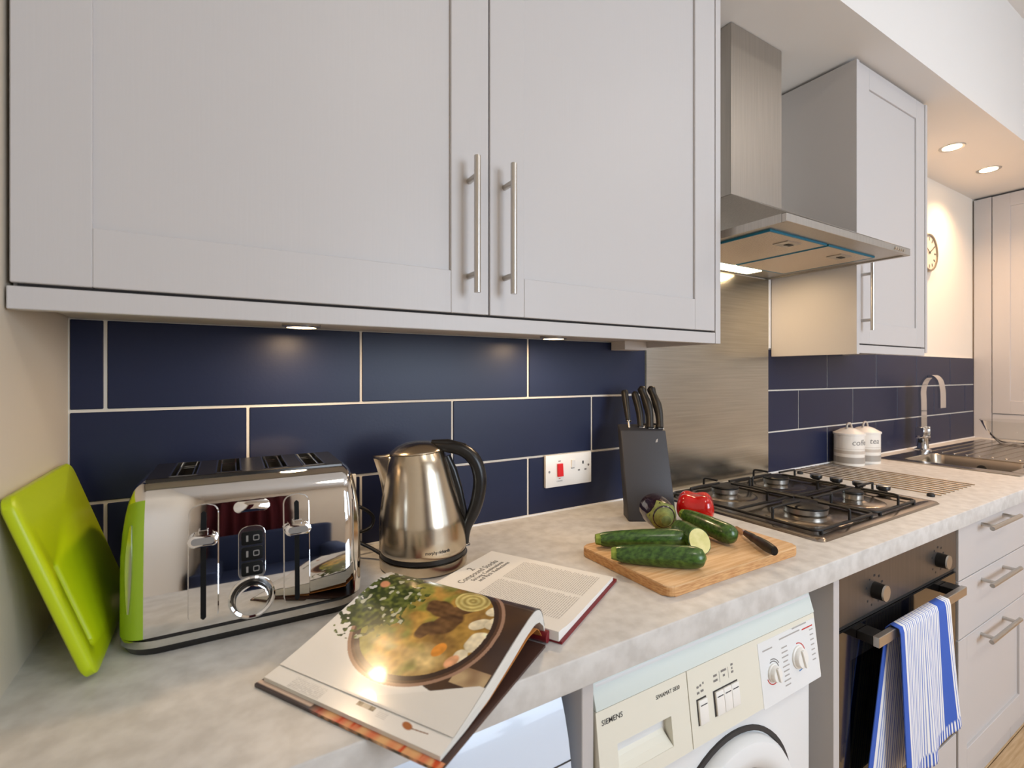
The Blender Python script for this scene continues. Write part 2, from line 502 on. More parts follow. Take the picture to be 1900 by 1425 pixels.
b = B(); box(b, -0.222, 1.120, YF, YF+0.02, 1.380, 1.4085, 0.0015); obj('pelmet', b, 'cab_paint', t)
b = B(); box(b, 1.1215, 1.142, YF, 0.0, 1.380, ROOM_TOP, 0.001); obj('end_panel', b, 'cab_paint', t)
b = B(); box(b, 1.03, 1.12, -0.06, -0.001, 1.372, 1.398, 0.001); obj('batten', b, 'cab_carcass', t)
b = B(); box(b, -0.215, 1.118, YF+0.012, YF+0.0215, 1.405, ROOM_TOP); obj('shadow_gap', b, 'gap_dark', t)
d1 = shaker(t, -0.219, 0.4445, 1.413, ROOM_TOP-0.002, YF)
d2 = shaker(t, 0.4475, 1.1185, 1.413, ROOM_TOP-0.002, YF)
obj('handle', handle_bar((0.403, YF-0.035, 1.696), (0.403, YF-0.035, 1.448), (0, -0.035, 0)), 'steel_handle', d1, smooth=40)
obj('handle', handle_bar((0.480, YF-0.035, 1.699), (0.480, YF-0.035, 1.452), (0, -0.035, 0)), 'steel_handle', d2, smooth=40)
for x, lb in ((0.135, 'small round warm light under the long wall cabinet above the toaster'), (0.72, 'small round warm light under the long wall cabinet between the kettle and the cooker socket')):
    pk = thing('puck_light', lb, 'light', (x, -0.13, 1.398), 0, 'lights under the long wall cabinet')
    b = B(); lathe(b, [(0.034, 0), (0.034, -0.009), (0.026, -0.011), (0.026, -0.007), (0, -0.007)], 28, (x, -0.13, 1.398)); obj('housing', b, 'steel_handle', pk, smooth=40)
    b = B(); lathe(b, [(0.026, -0.0105), (0, -0.0105)], 28, (x, -0.13, 1.398)); obj('lens', b, 'lamp_puck', pk)
    light('puck_beam', 'AREA', (x, -0.13, 1.384), 0.9, WARM, (0, 0, 0), 0.05)

t = thing('wall_cabinet', 'pale grey single wall cabinet with one shaker door beside the extractor hood', 'cabinet', (2.15, -0.15, 1.37))
b = B(); box(b, 1.884, 2.418, YF+0.022, 0.0, 1.40, 2.375); obj('body', b, 'cab_carcass', t)
b = B(); box(b, 1.865, 1.8835, YF-0.003, -0.002, 1.368, 2.375, 0.001); obj('end_panel', b, 'cab_paint', t)
b = B(); box(b, 2.4185, 2.436, YF-0.003, 0.0, 1.384, 2.375, 0.001); obj('end_panel', b, 'cab_paint', t)
b = B(); box(b, 1.884, 2.418, YF, YF+0.018, 1.372, 1.4005, 0.001); obj('pelmet', b, 'cab_paint', t)
b = B(); box(b, 1.955, 2.05, -0.10, -0.002, 1.376, 1.40, 0.001); obj('batten', b, 'cab_carcass', t)
b = B(); box(b, 1.886, 2.416, YF+0.012, YF+0.0215, 1.398, 2.374); obj('shadow_gap', b, 'gap_dark', t)
d = shaker(t, 1.886, 2.4165, 1.405, 2.374, YF, 0.074)
obj('handle', handle_bar((1.905, YF-0.033, 1.677), (1.905, YF-0.033, 1.449), (0, -0.033, 0)), 'steel_handle', d, smooth=40)

# tall dresser unit on the end wall, facing along the worktop
XT = 4.015
TH_ = 0.05
t = thing('tall_cabinet', 'beige tall dresser cabinet closing the far end of the worktop', 'cabinet', (4.3, -0.3, 0))
b = B(); box(b, XT+0.022, XR_-0.001, -0.60, 0.0, 0.0, 2.372); obj('body', b, 'cab_carcass', t)
b = B(); box(b, XT, XT+0.02, -0.080, 0.0, WT-TH_, 2.372, 0.001); obj('filler_panel', b, 'cab_paint', t)
b = B(); box(b, XT+0.004, XT+0.02, -0.60, -0.083, WT, 1.058, 0.001); obj('back_panel', b, 'cab_paint', t)
b = B()
y0, y1, z0, z1, st = -0.598, -0.084, 1.062, 2.371, 0.078
for a, c, dd, e in ((y0, y0+st, z0, z1), (y1-st, y1, z0, z1), (y0+st, y1-st, z0, z0+st), (y0+st, y1-st, z1-st, z1)):
    box(b, XT, XT+0.02, a, c, dd, e, 0.001, 1)
d = obj('door', b, 'cab_paint', t)
b = B(); box(b, XT+0.006, XT+0.018, y0+st, y1-st, z0+st, z1-st); obj('panel', b, 'cab_paint', d)
b = B(); box(b, XT+0.03, XR_-0.001, -0.6, 0.0, 2.3725, SOF-0.001); obj('top_gap', b, 'gap_dark', t)

# ------------------------------------------------------------------ extractor hood
HX0, HX1, HY, HZ0, HZ1 = 1.171, 1.850, -0.459, 1.668, 1.689
t = thing('extractor_hood', 'stainless steel chimney extractor hood above the gas hob', 'extractor hood', (1.51, -0.2, HZ0))
b = B()
box(b, HX0, HX1, HY, HY+0.012, HZ0, HZ1, 0.001, 1); box(b, HX0, HX0+0.012, HY+0.012, 0.0, HZ0, HZ1); box(b, HX1-0.012, HX1, HY+0.012, 0.0, HZ0, HZ1)
box(b, HX0+0.012, HX1-0.012, HY+0.012, -0.001, HZ0+0.004, HZ1-0.002)
CX0, CX1, CY = 1.352, 1.592+0.03, -0.185
CZ0 = 1.853
lo = [b.verts.new(p) for p in ((HX0, HY, HZ1), (HX1, HY, HZ1), (HX1, 0, HZ1), (HX0, 0, HZ1))]
hi = [b.verts.new(p) for p in ((CX0, CY, CZ0), (CX1, CY, CZ0), (CX1, 0, CZ0), (CX0, 0, CZ0))]
for k in range(4): b.faces.new((lo[k], lo[(k+1) % 4], hi[(k+1) % 4], hi[k]))
obj('canopy', b, 'steel_brushed', t)
b = B(); box(b, CX0, CX1, CY, 0.0, CZ0, SOF-0.002, 0.001, 1)
ch = obj('chimney', b, 'steel_brushed', t)
for k in range(3):
    b = B(); box(b, CX0-0.0008, CX0+0.002, CY+0.045+k*0.016, CY+0.052+k*0.016, 2.21, 2.30); obj('vent_slot', b, 'black_matte', ch)
for x0, x1 in ((1.218, 1.487), (1.505, 1.774)):
    b = B(); box(b, x0, x1, -0.388, -0.102, HZ0-0.001, HZ0+0.004, 0.001, 1); f = obj('grease_filter', b, 'filter_alu', t)
    b = B()
    for a, c, dd, e in ((x0-0.004, x0, -0.392, -0.098), (x1, x1+0.004, -0.392, -0.098), (x0, x1, -0.392, -0.388), (x0, x1, -0.102, -0.098)):
        box(b, a, c, dd, e, HZ0-0.0015, HZ0+0.004)
    obj('protective_film', b, 'film_blue', f)
    xm = (x0+x1)/2+0.02
    b = B(); box(b, xm-0.032, xm+0.032, -0.366, -0.322, HZ0-0.004, HZ0, 0.001, 1); l = obj('latch', b, 'steel_brushed', f)
    b = B(); box(b, xm-0.005, xm+0.022, -0.352, -0.338, HZ0-0.0052, HZ0-0.003); obj('latch_grip', b, 'black_matte', f)
b = B(); box(b, 1.44, 1.665, -0.088, -0.030, HZ0-0.0015, HZ0+0.003, 0.001, 1); obj('lamp_lens', b, 'lamp_hood', t)
light('hood_beam', 'AREA', (1.55, -0.06, HZ0-0.006), 1.6, WARM, (0, 0, 0), 0.2, 0.05)
for k in range(5):
    b = B(); cyl(b, (1.742+k*0.0135, HY, HZ0+0.010), (1.742+k*0.0135, HY-0.005, HZ0+0.010), 0.0048, 12); obj('button', b, 'chrome_soft', t, smooth=40)
b = B(); box(b, 1.1785, 1.8435, -0.003, 0.0075, WT+0.001, HZ0-0.001)
sp = obj('splashback', b, 'steel_splash'); tag(sp, 'brushed stainless steel splashback panel between the blue tiles behind the hob', 'splashback')

# ------------------------------------------------------------------ recessed downlights and clock
for x, lb in ((3.011, 'round recessed soffit spotlight glowing warm beside the single wall cabinet'), (3.505, 'round recessed soffit spotlight glowing warm beside the tall cabinet')):
    y = -0.203
    t = thing('downlight', lb, 'light', (x, y, SOF-0.004), 0, 'recessed soffit spotlights')
    b = B(); lathe(b, [(0.036, -0.001), (0.048, -0.0035), (0.050, 0.0), (0.036, 0.0)], 32, (x, y, SOF-0.0005)); obj('bezel', b, 'steel_handle', t, smooth=50)
    b = B(); lathe(b, [(0.036, -0.002), (0, -0.002)], 32, (x, y, SOF-0.0005)); obj('lamp', b, 'lamp_warm', t)
    light('downlight_beam', 'SPOT', (x, y, SOF-0.012), 30, (1.0, 0.63, 0.36), (0, 0, 0), 0.035, spot_size=R(140), spot_blend=0.9)
light('downlight_beam', 'SPOT', (2.9, -1.25, CEIL-0.02), 24, (1.0, 0.68, 0.44), (0, 0, 0), 0.05, spot_size=R(130), spot_blend=0.9)
t = thing('wall_clock', 'round wall clock with pale face on the cream wall by the tall cabinet', 'clock', (3.325, 0, 1.962))
b = B(); M = frame((3.325, 0.008, 1.962), (1, 0, 0), (0, 0, 1))
tb = B(); lathe(tb, [(0.096, 0), (0.104, 0.004), (0.106, 0.016), (0.100, 0.025), (0.092, 0.023), (0.091, 0.016)], 48); merge(b, tb, 0, M); obj('rim', b, 'clock_rim', t, smooth=50)
b = B(); prism(b, circ(0.094, 40), M, 0.018); face = obj('face', b, 'clock_face', t)
for k in range(12):
    a = R(30*k); b = B(); c0 = Vector((3.325+0.074*math.sin(a), -0.0105, 1.962+0.074*math.cos(a)))
    prism(b, [(-0.003, -0.009), (0.003, -0.009), (0.003, 0.009), (-0.003, 0.009)], frame(c0, (math.cos(a), 0, -math.sin(a)), (math.sin(a), 0, math.cos(a))), 0.001); obj('hour_mark', b, 'print_dark', face)
for L, a in ((0.045, 300), (0.065, 60)):
    a = R(a); b = B(); prism(b, [(-0.003, -0.01), (0.003, -0.01), (0.0015, L), (-0.0015, L)], frame((3.325, -0.0125, 1.962), (math.cos(a), 0, -math.sin(a)), (math.sin(a), 0, math.cos(a))), 0.001); obj('clock_hand', b, 'print_dark', t)

# ------------------------------------------------------------------ worktop and base units
b = B()
BX0, BX1, BY0, BY1 = 2.665, 3.00, -0.495, -0.125
TH = 0.044
XE = XT-0.0005
xb, yb = [XL, BX0, BX1, XE], [-0.60, BY0, BY1, 0.0]
V = {}
for i in range(4):
    for j in range(4):
        for k in range(2): V[i, j, k] = b.verts.new((xb[i], yb[j], (WT-TH, WT)[k]))
for i in range(3):
    for j in range(3):
        if (i, j) == (1, 1): continue
        for k in range(2): b.faces.new((V[i, j, k], V[i+1, j, k], V[i+1, j+1, k], V[i, j+1, k]))
for i in range(3):
    for j in (0, 3): b.faces.new((V[i, j, 0], V[i+1, j, 0], V[i+1, j, 1], V[i, j, 1]))
    for j in (0, 3): b.faces.new((V[j, i, 0], V[j, i+1, 0], V[j, i+1, 1], V[j, i, 1]))
for j in (1, 2):
    b.faces.new((V[1, j, 0], V[2, j, 0], V[2, j, 1], V[1, j, 1])); b.faces.new((V[j, 1, 0], V[j, 2, 0], V[j, 2, 1], V[j, 1, 1]))
bmesh.ops.recalc_face_normals(b, faces=b.faces)
bmesh.ops.bevel(b, geom=[e for e in b.edges if all(abs(v.co.y+0.60) < 1e-6 for v in e.verts) and abs(e.verts[0].co.z-e.verts[1].co.z) < 1e-6], offset=0.003, segments=3, profile=0.5, affect='EDGES')
wt = obj('worktop', b, 'worktop_stone', smooth=20); tag(wt, 'long pale grey stone-effect worktop running along the tiled wall', 'worktop')
b = B(); box(b, XL, 1.1785, -0.0045, 0.002, WT, WT+0.0035); box(b, 1.8435, 4.015, -0.0045, 0.002, WT, WT+0.0035)
struct('trim_2', b, 'frame_white')
UZ = WT-TH-0.0015
def upright(x0, x1, label):
    b = B(); box(b, x0, x1, -0.582, -0.02, 0.0, UZ, 0.001, 1)
    o = obj('support_panel', b, 'cab_paint'); tag(o, label, 'panel'); return o
upright(0.444, 0.4655, 'upright grey panel between the two white laundry machines')
upright(1.134, 1.1575, 'upright grey panel between the washing machine and the oven')
# dark void wall behind appliances is the room wall itself

# washing machine
t = thing('washing_machine', 'cream and white front loading washing machine under the worktop beside the oven', 'washing machine', (0.76, -0.3, 0))
b = B(); box(b, 0.472, 1.052, -0.575, -0.03, 0.02, 0.845, 0.004, 2); obj('body', b, 'washer_white', t, smooth=40)
for x in (0.52, 1.0):
    for y in (-0.52, -0.1):
        b = B(); cyl(b, (x, y, 0), (x, y, 0.03), 0.02, 10); obj('foot', b, 'black_matte', t)
KF = 0.015/0.121
def fp(x, z, off=0.0): return Vector((x, -0.582-KF*(0.809-z)-off, z+off*KF))
def slab(x0, x1, za, ya, zb, yb, back, bev=0.0015):
    bb = B(); tt = bmesh.new()
    pts = [(ya, za), (yb, zb), (back, zb), (back, za)]
    A = [tt.verts.new((x0, p[0], p[1])) for p in pts]; C = [tt.verts.new((x1, p[0], p[1])) for p in pts]
    tt.faces.new(A); tt.faces.new(C[::-1])
    for k in range(4): tt.faces.new((A[k], C[k], C[(k+1) % 4], A[(k+1) % 4]))
    bmesh.ops.recalc_face_normals(tt, faces=tt.faces)
    bmesh.ops.bevel(tt, geom=list(tt.edges), offset=bev, segments=2, profile=0.5, affect='EDGES')
    merge(bb, tt); return bb
obj('top_strip', slab(0.469, 1.053, 0.856, -0.570, 0.8095, -0.584, -0.56), 'washer_mint', t, smooth=40)
# detergent drawer front with grip recess (x .469-.6625), control fascia (x .6645-1.053)
b = B()
RX0, RX1, RZ0, RZ1 = 0.505, 0.620, 0.715, 0.754
def fbox(b, x0, x1, z0, z1, yb=-0.565):
    v = [b.verts.new(p) for p in (fp(x0, z0), fp(x1, z0), fp(x1, z1), fp(x0, z1))]
    w = [b.verts.new((p.co.x, yb, p.co.z)) for p in v]
    b.faces.new(v); b.faces.new(w[::-1])
    for k in range(4): b.faces.new((v[k], w[k], w[(k+1) % 4], v[(k+1) % 4]))
fbox(b, 0.469, RX0, 0.688, 0.808); fbox(b, RX1, 0.6625, 0.688, 0.808); fbox(b, RX0, RX1, RZ1, 0.808); fbox(b, RX0, RX1, 0.688, RZ0-0.006)
# sloped scoop floor of the recess
for k in range(6):
    z_a, z_b = RZ1-(RZ1-RZ0+0.006)*k/6, RZ1-(RZ1-RZ0+0.006)*(k+1)/6
    ya = -0.568+(fp(0, RZ0).y+0.568)*(k/6)**2.2; yb_ = -0.568+(fp(0, RZ0).y+0.568)*((k+1)/6)**2.2
    v = [b.verts.new(p) for p in ((RX0, ya, z_a), (RX1-0.012*(1-k/6), ya, z_a), (RX1-0.012*(1-(k+1)/6), yb_, z_b), (RX0, yb_, z_b))]
    b.faces.new(v)
dr = obj('detergent_drawer', b, 'washer_cream', t)
fx, fz = (1, 0, 0), (0, KF, 1)
text('lettering', 'SIEMENS', 0.0105, frame(fp(0.478, 0.7875, 0.0004), fx, fz), 'print_dark', dr, width=0.041, bold=0.00004, extrude=0.0001)
text('lettering', 'SIWAMAT 5830', 0.0088, frame(fp(0.590, 0.7875, 0.0004), fx, fz), 'print_dark', dr, width=0.054, extrude=0.0001)
b = B(); fbox(b, 0.6645, 1.053, 0.688, 0.808)
fc = obj('control_fascia', b, 'washer_cream', t)
b = B(); prism(b, [(0.857, 0.690), (1.051, 0.690), (1.051, 0.8045), (0.857, 0.8045)], frame(fp(0, 0, 0.0), fx, fz), 0.0006)
wp = obj('dial_plate', b, 'washer_white', fc)
def fprism(poly, c, dep, m, parent, name, off=0.0, bev=0.0):
    bb = B(); prism(bb, poly, frame(fp(c[0], c[1], off), fx, fz), dep, 0, bev); return obj(name, bb, m, parent, smooth=35)
def rc(w, h): return [(-w/2, -h/2), (w/2, -h/2), (w/2, h/2), (-w/2, h/2)]
fprism(rc(0.0245, 0.041), (0.693, 0.738), 0.0003, 'gap_dark', fc, 'button_gap', 0.0001)
fprism(rc(0.022, 0.038), (0.6938, 0.7375), 0.004, 'white_plastic', fc, 'button', 0.0, 0.0012)
fprism(rc(0.016, 0.0014), (0.6945, 0.7485), 0.0003, 'print_dark', fc, 'button_mark', 0.0041)
fprism(rc(0.0665, 0.041), (0.7565, 0.738), 0.0003, 'gap_dark', fc, 'button_gap', 0.0001)
for k in range(3):
    fprism(rc(0.0205, 0.038), (0.737+0.0212*k, 0.7375), 0.004, 'white_plastic', fc, 'button', 0.0, 0.001)
    fprism(rc(0.015, 0.0014), (0.737+0.0212*k, 0.7485), 0.0003, 'print_dark', fc, 'button_mark', 0.0041)
bb = B()
for x, z, w in ((0.687, 0.776, 0.005), (0.694, 0.777, 0.004), (0.701, 0.779, 0.003), (0.687, 0.767, 0.006), (0.697, 0.768, 0.007), (0.733, 0.781, 0.009), (0.733, 0.773, 0.011),
                (0.756, 0.783, 0.014), (0.756, 0.775, 0.005), (0.779, 0.786, 0.006), (0.779, 0.780, 0.003), (0.779, 0.774, 0.006)):
    prism(bb, rc(w, 0.0034), frame(fp(x, z, 0.0001), fx, fz), 0.0003)
obj('printed_symbols', bb, 'print_grey', fc)
bb = B()
for x in (0.744, 0.768): prism(bb, rc(0.0007, 0.018), frame(fp(x, 0.776, 0.0001), fx, fz), 0.0003)
obj('printed_rules', bb, 'print_pale', fc)
random.seed(9)
bb = B()
for k in range(9):
    prism(bb, rc(0.022-0.008*random.random(), 0.0022), frame(fp(0.938, 0.772-0.0085*k, 0.0007), fx, fz), 0.0003)
for k in range(7):
    prism(bb, rc(0.012, 0.0022), frame(fp(1.035, 0.780-0.0095*k, 0.0007), fx, fz), 0.0003)
for x, z, w in ((0.885, 0.782, 0.03), (0.995, 0.797, 0.05), (0.960, 0.789, 0.07)):
    prism(bb, rc(w, 0.0024), frame(fp(x, z, 0.0007), fx, fz), 0.0003)
obj('printed_legend', bb, 'print_pale', wp)
fprism(rc(0.038, 0.0022), (1.022, 0.787), 0.0003, 'print_red', wp, 'printed_line', 0.0007)
def arc(cx, cz, r, a0, a1, w, m, nm):
    bb = B(); n = 14
    pts = [(r*math.cos(R(a0+(a1-a0)*k/n)), r*math.sin(R(a0+(a1-a0)*k/n))) for k in range(n+1)]
    pts2 = [((r+w)*math.cos(R(a0+(a1-a0)*k/n)), (r+w)*math.sin(R(a0+(a1-a0)*k/n))) for k in range(n+1)]
    prism(bb, pts+pts2[::-1], frame(fp(cx, cz, 0.0007), fx, fz), 0.0003); obj(nm, bb, m, wp)
for cx, cz, r in ((0.895, 0.738, 0.0145), (0.981, 0.742, 0.0190)):
    bb = B(); tb = B()
    lathe(tb, [(r*1.12, 0.0006), (r*1.12, 0.003), (r, 0.0045), (r*0.94, 0.010), (r*0.86, 0.0115), (0, 0.0115)], 28); merge(bb, tb, 0, frame(fp(cx, cz), fx, fz))
    kn = obj('dial', bb, 'white_plastic', fc, smooth=35)
    bb = B(); prism(bb, [(-0.003, -r*0.9), (0.003, -r*0.9), (0.003, r*0.9), (-0.003, r*0.9)], frame(fp(cx, cz, 0.0112), (1, 0, 0.25), (-0.25, KF, 1)), 0.004, 0, 0.0008); obj('dial_grip', bb, 'white_plastic', kn)
arc(0.895, 0.738, 0.019, 200, 330, 0.0018, 'print_red', 'printed_arc'); arc(0.895, 0.738, 0.019, 20, 110, 0.0018, 'print_grey', 'printed_arc')
arc(0.895, 0.738, 0.023, 30, 100, 0.0016, 'print_grey', 'printed_arc')
arc(0.981, 0.742, 0.0245, 20, 95, 0.0018, 'print_red', 'printed_arc'); arc(0.981, 0.742, 0.0245, 265, 310, 0.0018, 'print_blue', 'printed_arc')
# porthole
M = frame((0.795, -0.575, 0.470), (1, 0, 0), (0, 0, 1))
b = B(); tb = B(); lathe(tb, [(0.186, 0.0), (0.186, 0.004), (0.178, 0.005), (0.176, 0.0)], 56); merge(b, tb, 0, M); obj('door_gap', b, 'gap_dark', t)
b = B(); tb = B(); lathe(tb, [(0.174, 0.0), (0.174, 0.012), (0.168, 0.022), (0.150, 0.028), (0.128, 0.024), (0.118, 0.012)], 56); merge(b, tb, 0, M); pd = obj('porthole_door', b, 'washer_white', t, smooth=40)
b = B(); tb = B(); lathe(tb, [(0.118, 0.012), (0.09, 0.002), (0.0, -0.001)], 40); merge(b, tb, 0, M); obj('porthole_glass', b, 'oven_black', pd, smooth='all')

# tumble dryer with rounded front
t = thing('tumble_dryer', 'glossy white tumble dryer with curved front under the worktop below the open book', 'dryer', (0.1, -0.3, 0))
def dprof():
    return [(-0.545, 0.858), (-0.5555, 0.850), (-0.5645, 0.832), (-0.571, 0.815), (-0.579, 0.788), (-0.583, 0.768), (-0.5865, 0.745), (-0.588, 0.70), (-0.588, 0.10), (-0.57, 0.05), (-0.04, 0.05), (-0.04, 0.858)]
b = B(); pr = dprof(); A = [b.verts.new((-0.19, y, z)) for y, z in pr]; C = [b.verts.new((0.422, y, z)) for y, z in pr]
b.faces.new(A); b.faces.new(C[::-1])
for k in range(len(pr)): b.faces.new((A[k], C[k], C[(k+1) % len(pr)], A[(k+1) % len(pr)]))
obj('body', b, 'dryer_white', t, smooth=30)
b = B(); box(b, -0.19, 0.4222, -0.5852, -0.579, 0.7605, 0.7620); obj('seam', b, 'gap_dark', t)
b = B(); box(b, -0.05, 0.28, -0.5905, -0.585, 0.24, 0.63, 0.002); obj('door', b, 'dryer_white', t)
for x in (-0.15, 0.38):
    for y in (-0.52, -0.1):
        b = B(); cyl(b, (x, y, 0), (x, y, 0.06), 0.02, 10); obj('foot', b, 'black_matte', t)

# oven
OX0, OX1 = 1.1595, 1.815
OY = -0.580
t = thing('oven', 'built-in stainless steel oven with black glass door under the hob', 'oven', (1.49, -0.3, 0.26))
b = B()
box(b, OX0+0.01, OX1-0.01, -0.555, -0.535+0.0, 0.27, 0.28); box(b, OX0+0.01, OX0+0.05, -0.555, -0.08, 0.27, 0.85); box(b, OX1-0.05, OX1-0.01, -0.555, -0.08, 0.27, 0.85)
box(b, OX0+0.05, OX1-0.05, -0.555, -0.08, 0.74, 0.85); box(b, OX0+0.05, OX1-0.05, -0.555, -0.08, 0.27, 0.31); box(b, OX0+0.05, OX1-0.05, -0.10, -0.08, 0.31, 0.74)
obj('cavity', b, 'cavity', t)
b = B(); box(b, OX0, OX1, OY, -0.556, 0.745, 0.853, 0.0012, 2); cp = obj('control_panel', b, 'oven_steel', t)
for x in (1.322, 1.685):
    z = 0.793; b = B(); cyl(b, (x, OY, z), (x, OY-0.022, z), 0.0195, 32, 0, 0.0185); k = obj('knob', b, 'black_plastic', cp, smooth=40)
    b = B(); cyl(b, (x, OY-0.022, z), (x, OY-0.0255, z), 0.0188, 32, 0, 0.0180); obj('knob_cap', b, 'burner_alu', k, smooth=40)
    bb = B()
    for a, w in ((160, .006), (125, .005), (90, .008), (55, .006), (20, .009), (215, .005), (250, .004), (300, .006)):
        c0 = (x+0.040*math.cos(R(a)), OY-0.0002, z+0.034*math.sin(R(a))); prism(bb, rc(w, 0.005), frame(c0, (1, 0, 0), (0, 0, 1)), 0.0003)
    obj('printed_marks', bb, 'print_dark', cp)
b = B(); box(b, OX0+0.002, OX1-0.002, -0.5745, -0.556, 0.733, 0.745); obj('vent_gap', b, 'black_matte', t)
b = B()
for a, c, d_, e in ((OX0, OX0+0.05, 0.275, 0.732), (OX1-0.05, OX1, 0.275, 0.732), (OX0+0.05, OX1-0.05, 0.275, 0.33), (OX0+0.05, OX1-0.05, 0.66, 0.732)):
    box(b, a, c, OY, -0.558, d_, e)
dr = obj('door', b, 'oven_black', t)
b = B(); box(b, OX0+0.05, OX1-0.05, OY+0.0005, OY+0.006, 0.33, 0.66); obj('door_glass', b, 'oven_glass', dr)
b = B(); box(b, 1.238, 1.742, -0.6245, -0.612, 0.6995, 0.7225, 0.001, 1)
hd = obj('handle', b, 'steel_handle', dr)
for x0, x1 in ((1.238, 1.285), (1.695, 1.742)):
    b = B(); box(b, x0, x1, -0.6125, OY-0.0002, 0.7015, 0.7205, 0.001, 1); obj('bracket', b, 'black_plastic', dr)
for z in (0.47, 0.58):
    b = B()
    tube(b, [(OX0+0.06, -0.53, z), (OX1-0.06, -0.53, z), (OX1-0.06, -0.14, z), (OX0+0.06, -0.14, z)], 0.003, 6, closed=True)
    for k in range(1, 12): cyl(b, (OX0+0.06+k*0.0446, -0.53, z), (OX0+0.06+k*0.0446, -0.14, z), 0.0016, 6)
    obj('shelf_rack', b, 'chrome_soft', t)
b = B(); box(b, OX0-0.0005, OX1, OY, -0.56, 0.12, 0.268, 0.001, 1); obj('filler_panel', b, 'cab_paint', t)
b = B(); box(b, OX0, OX1, -0.548, -0.53, 0.0, 0.118); obj('plinth', b, 'cab_paint', t)

# drawer unit
DX0, DX1 = 1.818, 2.424
t = thing('drawer_unit', 'pale beige kitchen drawer unit with three drawers beside the oven', 'cabinet', (2.12, -0.3, 0))
b = B(); box(b, DX0+0.001, DX1, -0.560, -0.02, 0.10, UZ); obj('body', b, 'cab_carcass', t)
b = B(); box(b, DX0, DX1, -0.545, -0.525, 0.0, 0.099); obj('plinth', b, 'cab_paint', t)
for z0, z1 in ((0.7045, 0.856), (0.5345, 0.7015)):
    b = B(); box(b, DX0+0.002, DX1-0.002, OY-0.004, -0.5615, z0, z1, 0.0015, 2); d = obj('drawer_front', b, 'cab_paint', t)
    zc = {0.7045: 0.844, 0.5345: 0.675}[z0]
    obj('handle', handle_bar((1.963, -0.618, zc-0.002), (2.223, -0.618, zc-0.002), (0, -0.034, 0)), 'steel_handle', d, smooth=40)
z0, z1, st = 0.12, 0.5315, 0.062
b = B()
for a, c, dd, e in ((DX0+0.002, DX0+0.002+st, z0, z1), (DX1-0.002-st, DX1-0.002, z0, z1), (DX0+0.002+st, DX1-0.002-st, z0, z0+0.08), (DX0+0.002+st, DX1-0.002-st, z1-0.07, z1)):
    box(b, a, c, OY-0.004, -0.5615, dd, e, 0.0012, 1)
d = obj('drawer_front', b, 'cab_paint', t)
b = B(); box(b, DX0+st, DX1-st, OY+0.003, -0.5625, z0+0.078, z1-0.068); obj('panel', b, 'cab_paint', d)
obj('handle', handle_bar((1.957, -0.618, 0.508), (2.221, -0.618, 0.508), (0, -0.034, 0)), 'steel_handle', d, smooth=40)
# sink base cupboard
t = thing('base_cabinet', 'pale beige base cabinet under the sink with two shaker doors', 'cabinet', (3.2, -0.3, 0))
b = B(); box(b, 2.426, 2.60, -0.560, -0.02, 0.10, UZ); box(b, 2.60, XT, -0.560, -0.02, 0.10, 0.70); obj('body', b, 'cab_carcass', t)
b = B(); box(b, 2.426, XT, -0.545, -0.525, 0.0, 0.099); obj('plinth', b, 'cab_paint', t)
for x0, x1, hx in ((2.428, 3.02, 2.98), (3.023, 3.62, 3.06)):
    d = shaker(t, x0, x1, 0.12, 0.856, OY-0.004, 0.075)
    obj('handle', handle_bar((hx, -0.618, 0.80), (hx, -0.618, 0.56), (0, -0.034, 0)), 'steel_handle', d, smooth=40)

# ------------------------------------------------------------------ hob
HBX0, HBX1, HBY0, HBY1 = 1.192, 1.866, -0.531, -0.028
t = thing('gas_hob', 'stainless steel four burner gas hob set in the worktop below the extractor', 'hob', (1.53, -0.28, WT))
b = B(); M = frame(((HBX0+HBX1)/2, (HBY0+HBY1)/2, WT+0.0004), (1, 0, 0), (0, 1, 0))
W, H = HBX1-HBX0, HBY1-HBY0
loops = []
for ins, z, rr in ((0, 0, 0.018), (0.004, 0.005, 0.018), (0.014, 0.007, 0.016), (0.026, 0.006, 0.014), (0.032, 0.0035, 0.012)):
    loops.append([b.verts.new(M @ Vector((x, y, z))) for x, y in rrect(W-2*ins, H-2*ins, rr)])
for A, C in zip(loops, loops[1:]):
    n = len(A)
    for k in range(n): b.faces.new((A[k], A[(k+1) % n], C[(k+1) % n], C[k]))
b.faces.new(loops[-1]); b.faces.new(loops[0][::-1])
obj('hob_plate', b, 'steel_hob', t, smooth=35)
BUR = [(1.385, -0.388, 0.055), (1.662, -0.382, 0.028), (1.392, -0.134, 0.040), (1.668, -0.137, 0.040)]
for x, y, r in BUR:
    z = WT+0.0039
    b = B(); lathe(b, [(r+0.055, 0.0), (r+0.045, 0.0035), (r+0.012, 0.001), (r+0.004, 0.004), (r*0.85, 0.006), (0.0, 0.006)], 40, (x, y, z)); d = obj('burner_dish', b, 'steel_hob', t, smooth='all')
    b = B(); lathe(b, [(r*0.86, 0.005), (r*0.97, 0.009), (r, 0.022), (r*0.9, 0.0225), (0, 0.0225)], 40, (x, y, z)); obj('burner_ring', b, 'burner_alu', t, smooth=40)
    b = B(); lathe(b, [(r*0.97, 0.0226), (r*1.03, 0.0245), (r*1.03, 0.027), (r*0.95, 0.030), (0.0, 0.031)], 40, (x, y, z)); obj('burner_cap', b, 'cast_black', t, smooth=40)
